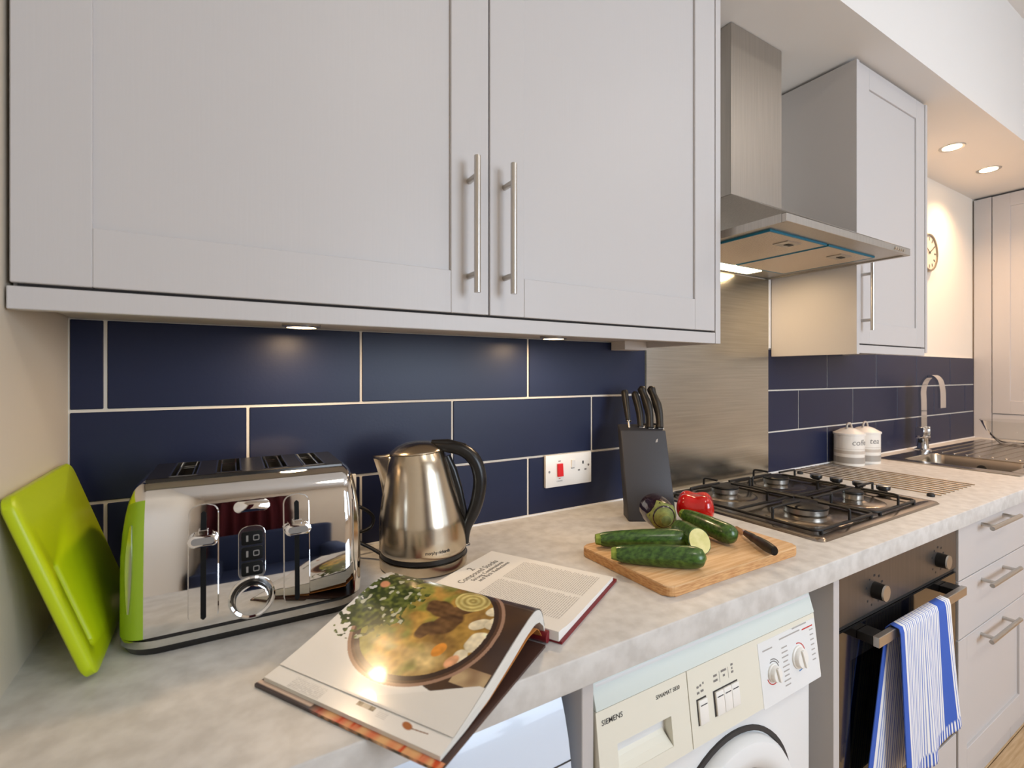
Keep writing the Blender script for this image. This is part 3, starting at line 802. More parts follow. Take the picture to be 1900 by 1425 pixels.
# pan supports
def grate(x0, x1, y0, y1, bx, rads):
    b = B(); z = WT+0.0125; zt = WT+0.044; r = 0.0042; ym = (y0+y1)/2
    rr = rrect(x1-x0, y1-y0, 0.02, 4)
    tube(b, [((x0+x1)/2+p[0], ym+p[1], z) for p in rr], r, 8, closed=True)
    cyl(b, (x0, ym, z), (x1, ym, z), r, 8)
    for (cy, rad) in rads:
        for sx in (-1, 1):
            xf = x0 if sx < 0 else x1
            g = rad*0.45+0.008
            tube(b, catmull([(xf, cy, z-0.002), (xf, cy, zt-0.008), (xf-sx*0.008, cy, zt), (bx+sx*g, cy, zt)], 3), 0.0036, 8)
        for sy in (-1, 1):
            yf = (y0 if sy < 0 else ym) if cy < ym else (ym if sy < 0 else y1)
            g = rad*0.45+0.008
            tube(b, catmull([(bx, yf, z-0.002), (bx, yf, zt-0.008), (bx, yf-sy*0.008, zt), (bx, cy+sy*g, zt)], 3), 0.0036, 8)
    for px, py in ((x0+0.02, y0), (x1-0.02, y0), (x0+0.02, y1), (x1-0.02, y1)):
        cyl(b, (px, py, WT+0.004), (px, py, z), 0.005, 8)
    return b
obj('pan_support', grate(1.232, 1.522, -0.497, -0.058, 1.388, ((-0.388, 0.055), (-0.134, 0.040))), 'cast_black', t, smooth=50)
obj('pan_support', grate(1.534, 1.786, -0.497, -0.058, 1.664, ((-0.382, 0.028), (-0.137, 0.040))), 'cast_black', t, smooth=50)
for y in (-0.192, -0.258, -0.328, -0.397):
    x = 1.823
    b = B(); lathe(b, [(0.013, 0.0), (0.0145, 0.004), (0.0115, 0.008), (0.0115, 0.012), (0.0185, 0.016), (0.0195, 0.026), (0.0185, 0.0275)], 24, (x, y, WT+0.005)); k = obj('knob', b, 'black_plastic', t, smooth=40)
    b = B(); lathe(b, [(0.0185, 0.0275), (0.0165, 0.029), (0, 0.029)], 24, (x, y, WT+0.005)); obj('knob_cap', b, 'burner_alu', k, smooth=40)

# heat rods beside the hob
t = thing('trivet_rods', 'row of thin steel hot-pan rods lying on the worktop beside the hob', 'trivet', (2.14, -0.25, WT))
for k in range(9):
    x = 1.985+k*0.0360
    b = B(); box(b, x-0.0035, x+0.0035, -0.492, -0.012, WT+0.0003, WT+0.0030, 0.0009, 2); obj('rod', b, 'rod_steel', t, smooth=50)
for y in (-0.478, -0.07):
    b = B(); lathe(b, [(0.010, 0), (0.011, 0.004), (0.008, 0.010), (0, 0.012)], 16, (1.945, y, WT+0.0005)); obj('rubber_foot', b, 'black_matte', t, smooth=50)

# ------------------------------------------------------------------ sink, tap, bowl, canisters
t = thing('kitchen_sink', 'stainless steel inset sink with ribbed drainer at the far worktop', 'sink', (3.2, -0.3, WT))
SX0, SX1, SY0, SY1 = 2.605, 3.90, -0.530, -0.062
zt = WT+0.004
b = B()
box(b, SX0, BX0+0.008, SY0, SY1, WT+0.0003, zt, 0.0015, 1); box(b, BX0, BX1, SY0, BY0+0.008, WT+0.0003, zt); box(b, BX0, BX1, BY1-0.008, SY1, WT+0.0003, zt)
box(b, BX1-0.008, BX1+0.03, SY0, SY1, WT+0.0003, zt); box(b, BX1+0.03, SX1, SY0, SY1, WT+0.0003, zt-0.002, 0.001, 1)
obj('rim', b, 'steel_sink', t)
b = B(); loops = []
bw, bh = BX1-BX0-0.004, BY1-BY0-0.004; cx, cy = (BX0+BX1)/2, (BY0+BY1)/2
for ins, z in ((0, zt-0.0005), (0.006, zt-0.006), (0.012, WT-0.12), (0.02, WT-0.145), (0.045, WT-0.155)):
    loops.append([b.verts.new((cx+x, cy+y, z)) for x, y in rrect(bw-2*ins, bh-2*ins, 0.05, 6)])
for A, C in zip(loops, loops[1:]):
    n = len(A)
    for k in range(n): b.faces.new((A[k], A[(k+1) % n], C[(k+1) % n], C[k]))
b.faces.new(loops[-1])
bo = obj('bowl', b, 'steel_sink', t, smooth='all')
b = B(); lathe(b, [(0.0, 0.001), (0.03, 0.002), (0.036, 0.0), (0.036, -0.003)], 24, (cx, cy, WT-0.154)); obj('waste', b, 'chrome_soft', bo)
M = frame((BX1-0.0095, -0.315, WT-0.045), (0, -1, 0), (0, 0, 1)); b = B(); tb = B(); lathe(tb, [(0.018, 0.0), (0.018, 0.003), (0.012, 0.004), (0.011, 0.001), (0, 0.001)], 20); merge(b, tb, 0, M); ov = obj('overflow', b, 'black_matte', bo)
for k in range(9):
    y = -0.47+k*0.046
    b = B(); box(b, BX1+0.06, SX1-0.08, y-0.004, y+0.004, zt-0.0025, zt+0.0012, 0.0012, 1); obj('drainer_rib', b, 'steel_sink', t)

t = thing('kitchen_tap', 'chrome mixer tap with flat ribbon swan-neck spout behind the sink', 'tap', (3.070, -0.070, zt))
tx, ty = 3.070, -0.070
b = B(); lathe(b, [(0.036, 0), (0.036, 0.004), (0.024, 0.010), (0.021, 0.05), (0.021, 0.062), (0, 0.062)], 28, (tx, ty, zt)); obj('base', b, 'chrome', t, smooth=40)
b = B(); box(b, tx-0.03, tx+0.03, ty-0.022, ty+0.022, zt+0.060, zt+0.074, 0.003, 2); box(b, tx-0.024, tx+0.024, ty-0.016, ty+0.016, zt+0.074, zt+0.112, 0.003, 2); obj('body', b, 'chrome', t, smooth=40)
for sx in (-1, 1):
    b = B(); box(b, tx+sx*0.034-0.005, tx+sx*0.034+0.005, ty-0.018, ty+0.018, zt+0.07, zt+0.118, 0.002, 1); obj('lever', b, 'chrome', t, smooth=40)
    b = B(); cyl(b, (tx+sx*0.02, ty, zt+0.05), (tx+sx*0.046, ty-0.006, zt+0.048), 0.009, 12); obj('handle_pin', b, 'black_plastic', t, smooth=40)
path = [Vector((0, q.x, q.y)) for q in catmull([(c, d, 0) for c, d in ((0, 0.105), (0.001, 0.24), (0.002, 0.305), (-0.012, 0.355), (-0.039, 0.376), (-0.064, 0.356), (-0.074, 0.308), (-0.076, 0.258), (-0.076, 0.218))], 6)]
b = B(); prev = None
for i, p in enumerate(path):
    d = (path[min(i+1, len(path)-1)]-path[max(i-1, 0)]).normalized(); nrm = Vector((0, d.z, -d.y))
    L = [b.verts.new(Vector((tx, ty, zt))+p+Vector((sx*0.033, 0, 0))+nrm*sn*0.0055) for sx, sn in ((-1, -1), (1, -1), (1, 1), (-1, 1))]
    if prev:
        for k in range(4): b.faces.new((prev[k], prev[(k+1) % 4], L[(k+1) % 4], L[k]))
    else: b.faces.new(L)
    prev = L
b.faces.new(prev[::-1])
obj('spout', b, 'chrome', t, smooth=40)

bwl = B(); prof = [(0.0, 0.004), (0.05, 0.003), (0.058, 0.0), (0.062, 0.004), (0.085, 0.03), (0.115, 0.075), (0.138, 0.128), (0.1405, 0.1285), (0.1355, 0.126), (0.112, 0.075), (0.082, 0.033), (0.055, 0.010), (0, 0.009)]
lathe(bwl, prof, 48, (3.72, -0.25, zt+0.0013)); o = obj('glass_bowl', bwl, 'bowl_glass', smooth='all'); tag(o, 'large clear glass bowl standing on the sink drainer', 'bowl')

def canister(x, y, word, label, rot):
    t = thing('storage_canister', label, 'canister', (x, y, WT), 0, 'lidded storage canisters')
    r = 0.056
    bb = B(); lathe(bb, [(0, 0), (r*0.98, 0), (r, 0.003), (r, 0.128), (0, 0.128)], 40, (x, y, WT)); bd = obj('body', bb, 'canister', t, smooth=40)
    bb = B(); lathe(bb, [(r+0.0005, 0.010), (r+0.0005, 0.036)], 40, (x, y, WT)); obj('grey_band', bb, 'canister_grey', bd, smooth='all')
    bb = B(); lathe(bb, [(r+0.0005, 0.050), (r+0.0005, 0.063)], 40, (x, y, WT)); obj('taupe_band', bb, 'canister_taupe', bd, smooth='all')
    bb = B(); lathe(bb, [(r+0.0005, 0.070), (r+0.0005, 0.0715)], 40, (x, y, WT)); obj('thin_band', bb, 'canister_taupe', bd, smooth='all')
    bb = B(); lathe(bb, [(r, 0.128), (r+0.0035, 0.129), (r+0.0035, 0.136), (r*0.95, 0.139), (r*0.55, 0.152), (r*0.3, 0.157), (0, 0.158)], 40, (x, y, WT)); ld = obj('lid', bb, 'canister', t, smooth=30)
    bb = B(); tube(bb, catmull([(x-0.022, y+0.0, WT+0.155), (x-0.015, y, WT+0.172), (x, y, WT+0.177), (x+0.015, y, WT+0.172), (x+0.022, y, WT+0.155)], 5), 0.0042, 8); obj('lid_handle', bb, 'rope', ld, smooth=60)
    a = rot
    nrm = Vector((math.sin(a), -math.cos(a), 0)); xd = Vector((math.cos(a), math.sin(a), 0))
    text('lettering', word, 0.034, frame(Vector((x, y, WT+0.088))+nrm*(r+0.0003), xd, (0, 0, 1)), 'print_grey', t, align='CENTER', shear=0.15, bend=r, extrude=0.0002)
    return t
canister(2.342, -0.062, 'coffee', 'white lidded canister lettered coffee with grey bands beside the blue tiles', R(-14))
canister(2.462, -0.072, 'tea', 'white lidded canister lettered tea with grey bands beside the blue tiles', R(-30))

# ------------------------------------------------------------------ sockets
def plate(x0, z0, w=0.164, h=0.0905):
    bb = B(); box(bb, x0, x0+w, -0.0105, -0.0003, z0, z0+h, 0.0022, 2); return bb
t = thing('cooker_socket', 'white wall plate with red cooker switch and one socket on the blue tiles', 'socket', (0.862, 0, 1.03))
obj('plate', plate(0.780, 0.9815), 'white_plastic', t, smooth=40)
YP = -0.0106
def wprism(x, z, poly, dep, m, name, off=0.0, parent=None, tilt=0.0, bev=0.0):
    bb = B(); prism(bb, poly, frame((x, YP-off, z), (1, 0, 0), (0, tilt, 1)), dep, 0, bev); return obj(name, bb, m, parent or t)
wprism(0.8275, 1.0285, rc(0.024, 0.042), 0.0010, 'white_plastic', 'switch_surround')
wprism(0.8275, 1.0285, rc(0.0185, 0.036), 0.006, 'red_plastic', 'cooker_switch', 0.0005, None, 0.08, 0.001)
wprism(0.874, 1.043, rc(0.0125, 0.023), 0.0042, 'white_plastic', 'rocker_switch', 0, None, -0.12, 0.0008)
wprism(0.874, 1.0295, rc(0.0125, 0.002), 0.0006, 'print_grey', 'switch_shadow_line')
for x, z, w, h in ((0.912, 1.043, 0.0048, 0.0085), (0.897, 1.022, 0.0075, 0.0045), (0.921, 1.022, 0.0075, 0.0045)):
    wprism(x, z, rc(w, h), 0.0003, 'print_dark' if h > 0.006 else 'print_grey', 'pin_hole')
for x, z in ((0.792, 1.026), (0.932, 1.034)):
    wprism(x, z, circ(0.0034, 12), 0.0006, 'steel_handle', 'screw')
wprism(0.8275, 1.0535, rc(0.009, 0.0022), 0.0003, 'print_grey', 'printed_mark')
wprism(0.8275, 1.0045, rc(0.006, 0.0018), 0.0003, 'print_red', 'printed_mark')
text('lettering', 'COOKER', 0.0050, frame((0.8275, YP-0.0001, 0.9955), (1, 0, 0), (0, 0, 1)), 'print_grey', t, align='CENTER', extrude=0.0001)
t = thing('double_socket', 'white double socket plate on the blue tiles half hidden behind the toaster', 'socket', (0.18, 0, 1.03))
obj('plate', plate(0.101, 0.9855), 'white_plastic', t, smooth=40)
for x in (0.145, 0.222):
    wprism(x, 1.055, rc(0.012, 0.02), 0.004, 'white_plastic', 'rocker_switch', 0, t, -0.12, 0.0008)
bb = B(); box(bb, 0.222, 0.256, -0.045, -0.011, 1.005, 1.044, 0.005, 2)
pg = obj('plug', bb, 'black_plastic'); tag(pg, 'black power plug in the double socket behind the toaster', 'plug')

# ------------------------------------------------------------------ toaster
TO = Vector((0.048, -0.180, WT+0.0005))
t = thing('toaster', 'chrome four slice toaster with lime green ends beside the kettle', 'toaster', TO, R(-1.2))
def tobj(name, bm, m, parent=None, **kw): return obj(name, bm, m, parent or t, local=True, **kw)
fr = [(0.117, 0.026), (0.1165, 0.060), (0.115, 0.10), (0.112, 0.14), (0.1075, 0.175), (0.102, 0.198), (0.096, 0.212), (0.089, 0.222), (0.080, 0.229), (0.068, 0.2335)]
def fy(z): return -interp(z, [p[1] for p in fr], [p[0] for p in fr])
XC = 0.134
b = B()
for s in (-1, 1):
    A = [b.verts.new((-XC, s*y, z)) for y, z in fr]+[b.verts.new((-XC, s*0.068, 0.205))]
    C = [b.verts.new((XC, s*y, z)) for y, z in fr]+[b.verts.new((XC, s*0.068, 0.205))]
    for k in range(len(A)-1): b.faces.new((A[k], A[k+1], C[k+1], C[k]))
tobj('shell', b, 'chrome', smooth=50)
full = [(-y, z) for y, z in fr]+[(y, z) for y, z in fr[::-1]]
for s in (-1, 1):
    b = B(); loops = []
    for q in range(9):
        a = R(90*q/8); ins = 0.040*(1-math.cos(a)); x = s*(XC+0.031*math.sin(a))
        loops.append([b.verts.new((x, y*(1-ins/0.117), 0.026+(z-0.026)*(1-ins*0.45/0.21))) for y, z in full])
    for A, C in zip(loops, loops[1:]):
        n = len(A)
        for k in range(n): b.faces.new((A[k], A[(k+1) % n], C[(k+1) % n], C[k]))
    b.faces.new(loops[-1])
    for v in b.verts:
        hz = max(0.0, (v.co.z-0.12)/0.115); v.co.x = s*XC+(v.co.x-s*XC)*(1-0.45*hz*hz)
    for f in b.faces:
        c_ = f.calc_center_median(); f.material_index = (1 if abs(c_.x) < XC+0.0285 else 2) if s > 0 else (1 if c_.z > 0.207 else 0)
    ec = tobj('end_cap', b, ['lime_toaster', 'chrome', 'black_plastic'], smooth=40, label='lime green end cap' if s < 0 else None)
    b = B(); vp = []
    for k in range(13):
        zz = 0.062+0.118*k/12; w = 0.0048*math.sin(PI*(0.08+0.84*k/12)); hz = max(0.0, (zz-0.12)/0.115)
        ends = []
        for aa in (R(33)-w/0.031, R(33)+w/0.031):
            ins = 0.040*(1-math.cos(aa)); ends.append(Vector((s*(XC+0.031*math.sin(aa)*(1-0.45*hz*hz)), fy(zz)*(1-ins/0.117), zz)))
        vp.append(ends)
    prev = None
    for p0, p1 in vp:
        nn = Vector((s*0.62, -0.78, 0))*0.0016
        L = [b.verts.new(p0), b.verts.new(p0+nn), b.verts.new(p1+nn), b.verts.new(p1)]
        if prev:
            for k in range(4): b.faces.new((prev[k], prev[(k+1) % 4], L[(k+1) % 4], L[k]))
        else: b.faces.new(L)
        prev = L
    b.faces.new(prev[::-1])
    tobj('vent_inlay', b, 'chrome_soft', ec, smooth=40)
# foot, band
def tplan(hx, hy, r): return rrect(2*hx, 2*hy, r, 8)
def tslab(hx, hy, r, z0, z1, m, name, hx1=None, hy1=None):
    b = B(); A = [b.verts.new((x, y, z0)) for x, y in tplan(hx, hy, r)]; C = [b.verts.new((x, y, z1)) for x, y in tplan(hx1 or hx, hy1 or hy, r)]
    b.faces.new(A[::-1]); b.faces.new(C); n = len(A)
    for k in range(n): b.faces.new((A[k], A[(k+1) % n], C[(k+1) % n], C[k]))
    return tobj(name, b, m, smooth=40)
tslab(0.159, 0.112, 0.045, 0.0, 0.012, 'black_plastic', 'foot', 0.164, 0.118)
tslab(0.1655, 0.1195, 0.05, 0.012, 0.022, 'chrome_soft', 'base_band')
tslab(0.163, 0.1165, 0.05, 0.022, 0.0265, 'black_plastic', 'base_gap')
# top panel with four slots
SLX = [-0.092, -0.033, 0.035, 0.092]; SW = 0.036; SYA, SYB = -0.066, 0.066
b = B(); ZT = 0.2365
xs = [-0.137]+[e for x in SLX for e in (x-SW/2, x+SW/2)]+[0.137]
box(b, -0.137, 0.137, -0.0725, SYA, 0.222, ZT, 0.002, 2); box(b, -0.137, 0.137, SYB, 0.0725, 0.222, ZT, 0.002, 2)
for k in range(0, len(xs), 2): box(b, xs[k], xs[k+1], SYA-0.002, SYB+0.002, 0.222, ZT-0.0001)
tp = tobj('top_panel', b, 'gunmetal', smooth=40)
b = B(); box(b, -0.137, 0.137, -0.0675, 0.0675, 0.190, 0.196); tobj('slot_floor', b, 'black_matte', tp)
for x in SLX:
    b = B()
    for a, c, d_, e in ((x-SW/2, x-SW/2+0.002, SYA, SYB), (x+SW/2-0.002, x+SW/2, SYA, SYB), (x-SW/2, x+SW/2, SYA, SYA+0.002), (x-SW/2, x+SW/2, SYB-0.002, SYB)):
        box(b, a, c, d_, e, 0.199, ZT+0.0008)
    tobj('slot_rim', b, 'chrome_soft', tp)
    b = B()
    for sx in (-1, 1):
        for k in range(6):
            yy = SYA+0.010+k*0.02; cyl(b, (x+sx*0.0105, yy, 0.197), (x+sx*0.0105, yy, ZT-0.003), 0.0011, 6)
        cyl(b, (x+sx*0.0105, SYA+0.002, ZT-0.004), (x+sx*0.0105, SYB-0.002, ZT-0.004), 0.0013, 6)
    box(b, x-0.012, x+0.012, SYB-0.012, SYB-0.009, 0.20, ZT-0.008)
    tobj('wire_guide', b, 'chrome_soft', tp)
# front controls
def fM(x, z, off=0.0):
    e = 0.004; d = Vector((0, fy(z+e)-fy(z-e), 2*e)).normalized(); nrm = Vector((0, -d.z, d.y))
    return frame(Vector((x, fy(z), z))+nrm*off, (1, 0, 0), d)
def curved_plate(x, z0, z1, w, off, edge, m, name, parent=None, n=56):
    """rounded strip that follows the front of the shell"""
    b = B(); rows = []
    for k in range(n+1):
        z = z0+(z1-z0)*k/n
        dd = min(z-z0, z1-z); rr = w*0.35
        hw = w/2 if dd > rr else w/2-rr+math.sqrt(max(0, rr*rr-(rr-dd)**2))
        yy = fy(z)
        rows.append([b.verts.new(p) for p in ((x-hw, yy+0.001, z), (x-hw+edge*0.3, yy-off, z), (x+hw-edge*0.3, yy-off, z), (x+hw, yy+0.001, z))])
    for A, C in zip(rows, rows[1:]):
        for k in range(3): b.faces.new((A[k], A[k+1], C[k+1], C[k]))
    b.faces.new(rows[0]); b.faces.new(rows[-1][::-1])
    return tobj(name, b, m, parent, smooth=40)
for x, zk in ((-0.064, 0.151), (0.060, 0.148)):
    lp = curved_plate(x, 0.032, 0.199, 0.039, 0.0042, 0.006, 'chrome', 'lever_plate')
    curved_plate(x, 0.038, 0.190, 0.0072, 0.0050, 0.0005, 'pure_black', 'lever_track', lp)
    b = B(); prism(b, rrect(0.037, 0.0165, 0.0078, 6), fM(x, zk, 0.0052), 0.020, 0, 0.0015); lv = tobj('lever', b, 'chrome', smooth=40)
    b = B(); prism(b, rrect(0.028, 0.0095, 0.0045, 6), fM(x, zk, 0.0250), 0.0008); tobj('lever_pad', b, 'print_grey', lv)
    b = B(); prism(b, rc(0.012, 0.010), fM(x, zk+0.009, 0.004), 0.012, 0, 0.001); tobj('lever_stem', b, 'chrome', lv)
cpn = curved_plate(-0.002, 0.080, 0.160, 0.037, 0.0022, 0.003, 'chrome_soft', 'button_panel')
for zz in (0.1425, 0.1200, 0.0975):
    b = B(); prism(b, rrect(0.0285, 0.0195, 0.003, 4), fM(-0.002, zz, 0.0022), 0.0022, 0, 0.0006); bt = tobj('button', b, 'pure_black', cpn, smooth=40)
    b = B(); prism(b, rc(0.0028, 0.009), fM(-0.0085, zz, 0.0044), 0.0002); prism(b, rrect(0.0085, 0.0085, 0.002, 3), fM(0.0035, zz, 0.0044), 0.0002); tobj('button_symbol', b, 'print_grey', bt)
    b = B(); prism(b, rrect(0.0060, 0.0055, 0.001, 2), fM(0.0035, zz, 0.0046), 0.0002); tobj('symbol_inner', b, 'pure_black', bt)
b = B(); tb = B(); lathe(tb, [(0.0315, 0.0), (0.0315, 0.002), (0.0290, 0.0036), (0.0240, 0.002), (0.0240, 0.0)], 40); merge(b, tb, 0, fM(-0.002, 0.0545, 0.0)); dl = tobj('dial_surround', b, 'chrome', smooth=40)
b = B(); tb = B(); lathe(tb, [(0.0230, 0.0), (0.0230, 0.010), (0.0218, 0.0125)], 40); merge(b, tb, 0, fM(-0.002, 0.0545, 0.0)); tobj('browning_dial', b, 'gunmetal', smooth=40)
b = B(); tb = B(); lathe(tb, [(0.0218, 0.0125), (0.0195, 0.0135), (0.0, 0.0075)], 40); merge(b, tb, 0, fM(-0.002, 0.0545, 0.0)); tobj('dial_face', b, 'chrome', smooth=50)
b = B(); prism(b, rrect(0.049, 0.0170, 0.0083, 8), fM(-0.002, 0.1885, 0.0), 0.0018, 0, 0.0007); bd = tobj('badge', b, 'chrome', smooth=40)
# cord of the toaster curling behind it
b = B(); tube(b, catmull([(0.236, -0.046, 1.016), (0.262, -0.060, 1.014), (0.288, -0.062, 0.990), (0.280, -0.060, 0.966), (0.245, -0.062, 0.962), (0.20, -0.058, 0.965), (0.15, -0.060, 0.95)], 8), 0.0038, 8)
obj('power_cord', b, 'black_plastic', t, smooth=60)

# ------------------------------------------------------------------ kettle
KO = Vector((0.365, -0.165, WT+0.0005))
t = thing('kettle', 'brushed stainless steel electric kettle with black handle beside the open book', 'kettle', KO, R(-29))
def kobj(name, bm, m, parent=None, **kw): return obj(name, bm, m, parent or t, local=True, **kw)
b = B(); lathe(b, [(0, 0), (0.083, 0.0), (0.0885, 0.003), (0.0895, 0.021), (0.086, 0.0225), (0, 0.0225)], 64); kobj('power_base', b, 'kettle_steel', smooth=40)
b = B(); lathe(b, [(0.085, 0.0225), (0.0875, 0.024), (0.0875, 0.031), (0.085, 0.0325)], 64); kobj('black_seam', b, 'black_plastic', smooth=40)
kz = [0.032, 0.036, 0.060, 0.095, 0.140, 0.170, 0.195, 0.215, 0.228]; kr = [0.0865, 0.0888, 0.0888, 0.0868, 0.0785, 0.0712, 0.0655, 0.0600, 0.0545]; kc = [0, 0, -0.001, -0.003, -0.006, -0.008, -0.010, -0.0125, -0.0145]
b = B(); loops = []; SG = 72
for q in range(41):
    z = 0.032+(0.228-0.032)*q/40; r = interp(z, kz, kr); c = interp(z, kz, kc); tl = max(0, (z-0.12)/0.108)*0.07
    loops.append([b.verts.new((c+r*math.cos(2*PI*k/SG), r*math.sin(2*PI*k/SG), z+tl*r*math.cos(2*PI*k/SG))) for k in range(SG)])
for A, C in zip(loops, loops[1:]):
    for k in range(SG): b.faces.new((A[k], A[(k+1) % SG], C[(k+1) % SG], C[k]))
kb = kobj('body', b, 'kettle_steel', smooth='all')
b = B(); loops = []
for r, z in ((0.0545, 0.2285), (0.0555, 0.2300), (0.0545, 0.2320), (0.050, 0.2355), (0.040, 0.2425), (0.026, 0.248), (0.012, 0.2505)):
    loops.append([b.verts.new((-0.0145+r*math.cos(2*PI*k/SG), r*math.sin(2*PI*k/SG), z+0.07*r*math.cos(2*PI*k/SG))) for k in range(SG)])
for A, C in zip(loops, loops[1:]):
    for k in range(SG): b.faces.new((A[k], A[(k+1) % SG], C[(k+1) % SG], C[k]))
b.faces.new(loops[-1])
kobj('lid', b, 'kettle_steel', smooth=40)
# spout: V-shaped pouring lip
b = B(); rows = []
NS = 14
for q in range(NS+1):
    f = q/NS; z = 0.138+0.078*f
    r = interp(z, kz, kr); c = interp(z, kz, kc)
    hwid = R(8+27*f**0.8); tipx = c-r-0.001-0.038*f**1.25
    pl = Vector((c-(r-0.004)*math.cos(hwid), -(r-0.004)*math.sin(hwid), 0)); pr_ = Vector((pl.x, -pl.y, 0)); tip = Vector((tipx, 0, 0))
    row = []
    for k in range(13):
        s = k/12
        if s <= 0.5: p = pl.lerp(tip, s*2)
        else: p = tip.lerp(pr_, s*2-1)
        rd = 0.006*f*math.exp(-((s-0.5)/0.12)**2); p = p+Vector((rd, 0, 0))
        zz = z+(0.004*f if abs(s-0.5) < 0.3 else 0.006*f)-0.07*0.0*f
        row.append(b.verts.new((p.x, p.y, zz)))
    rows.append(row)
for A, C in zip(rows, rows[1:]):
    for k in range(12): b.faces.new((A[k], A[k+1], C[k+1], C[k]))
so = kobj('spout', b, 'kettle_steel', smooth=50)
md = so.modifiers.new('thickness', 'SOLIDIFY'); md.thickness = 0.0015; md.offset = -1
# handle
def kp(u, v): return Vector(((u-786)*0.001134, 0, 1.3003-(v-693.67)/908*1.03-WT))
hp = catmull([kp(806, 826), kp(830, 827), kp(858, 834), kp(879, 853), kp(888, 884), (kp(885, 918)), kp(877, 945), kp(866, 968), kp(863, 988), kp(863.5, 1004)], 5)
n = len(hp); rad = [interp(i/(n-1), [0, 0.12, 0.3, 0.55, 0.75, 0.85, 1], [0.008, 0.0130, 0.0142, 0.0140, 0.0125, 0.0085, 0.0050]) for i in range(n)]
b = B(); tube(b, hp, rad, 16, up=(0, 1, 0))
for v in b.verts: v.co.y *= 1.15
kobj('handle', b, 'black_plastic', smooth=60)
b = B(); tube(b, [kp(828, 845)+Vector((-0.001, 0, 0)), kp(838, 870)+Vector((0.001, 0, 0)), kp(849, 905)+Vector((0.001, 0, 0)), kp(857, 945)+Vector((0.003, 0, 0)), kp(861, 980)], [0.009, 0.009, 0.008, 0.006, 0.004], 12)
kobj('handle_spine', b, 'black_plastic', smooth=60)
b = B(); tube(b, [kp(800, 818), kp(830, 820), kp(862, 827)], [0.004, 0.008, 0.006], 10, flat=1.4); kobj('lid_release', b, 'black_plastic', smooth=60)
# water-level switch and lettering
a = R(-64)
M = Matrix.Rotation(a, 4, 'Z') @ frame((0.0892, 0, 0.0455), (0, 1, 0), (0, 0, 1))
o = text('lettering', 'morphy richards', 0.0088, Matrix.Identity(4), 'print_dark', t, align='CENTER', bend=0.0892, width=0.050, extrude=0.0002)
o.data.transform(rootinv(t).inverted()); o.data.transform(M)
# cord from the base towards the wall
b = B(); tube(b, catmull([(0.300, -0.120, 0.918), (0.275, -0.098, 0.935), (0.245, -0.075, 0.952), (0.22, -0.052, 0.975), (0.205, -0.04, 0.99)], 6), 0.0038, 8); obj('power_cord', b, 'black_plastic', t, smooth=60)
b = B(); box(b, 0.46, 0.492, -0.125, -0.113, WT+0.0002, WT+0.006, 0.002, 2)
o = obj('plastic_clip', b, 'clear_plastic', smooth=40); tag(o, 'small clear plastic clip lying on the worktop behind the kettle', 'clip')

# ------------------------------------------------------------------ green chopping board leaning on the left wall
b = B()
e_y = Vector((0.0, 1.0, 0)).normalized()                     # along the bottom edge, away from the camera
p0 = Vector((-0.137, -0.331, WT+0.0065)); top0 = Vector((-0.2165, -0.331, 1.153))
e_u = (top0-p0).normalized(); Hh = (top0-p0).length; Ww = 0.275
gM = frame(p0+e_y*(Ww/2)+e_u*(Hh/2), e_y, e_u)
outer = rrect(Ww, Hh, 0.018, 6)
slot = [(x-Ww/2+0.034, y-0.035) for x, y in rrect(0.016, 0.12, 0.008, 6)]
def slab_hole(outer, hole, M, z0, z1, bev):
    t_ = bmesh.new()
    n = len(outer)
    # match counts: both rrect with the same sample count
    def ring(poly, z): return [t_.verts.new((x, y, z)) for x, y in poly]
    def ins(poly, d, w, h, cx=0, cy=0): return [(cx+(x-cx)*(1-2*d/w), cy+(y-cy)*(1-2*d/h)) for x, y in poly]
    o_in = ins(outer, bev, Ww, Hh)
    h_out = [((x-hx)*(1+2*bev/0.016)+hx, (y-hy)*(1+2*bev/0.12)+hy) for x, y in hole]
    L = [ring(h_out, z0), ring(o_in, z0), ring(outer, z0+bev), ring(outer, z1-bev), ring(o_in, z1), ring(h_out, z1), ring(hole, z1-bev), ring(hole, z0+bev)]
    for i in range(len(L)):
        A, C = L[i], L[(i+1) % len(L)]
        for k in range(n): t_.faces.new((A[k], A[(k+1) % n], C[(k+1) % n], C[k]))
    return t_
hx, hy = -Ww/2+0.034, -0.035
tb = slab_hole(outer, slot, gM, -0.007, 0.007, 0.0025)
merge(b, tb, 0, gM)
o = obj('chopping_board', b, 'lime', smooth=50); tag(o, 'lime green plastic chopping board leaning against the side wall', 'chopping board')

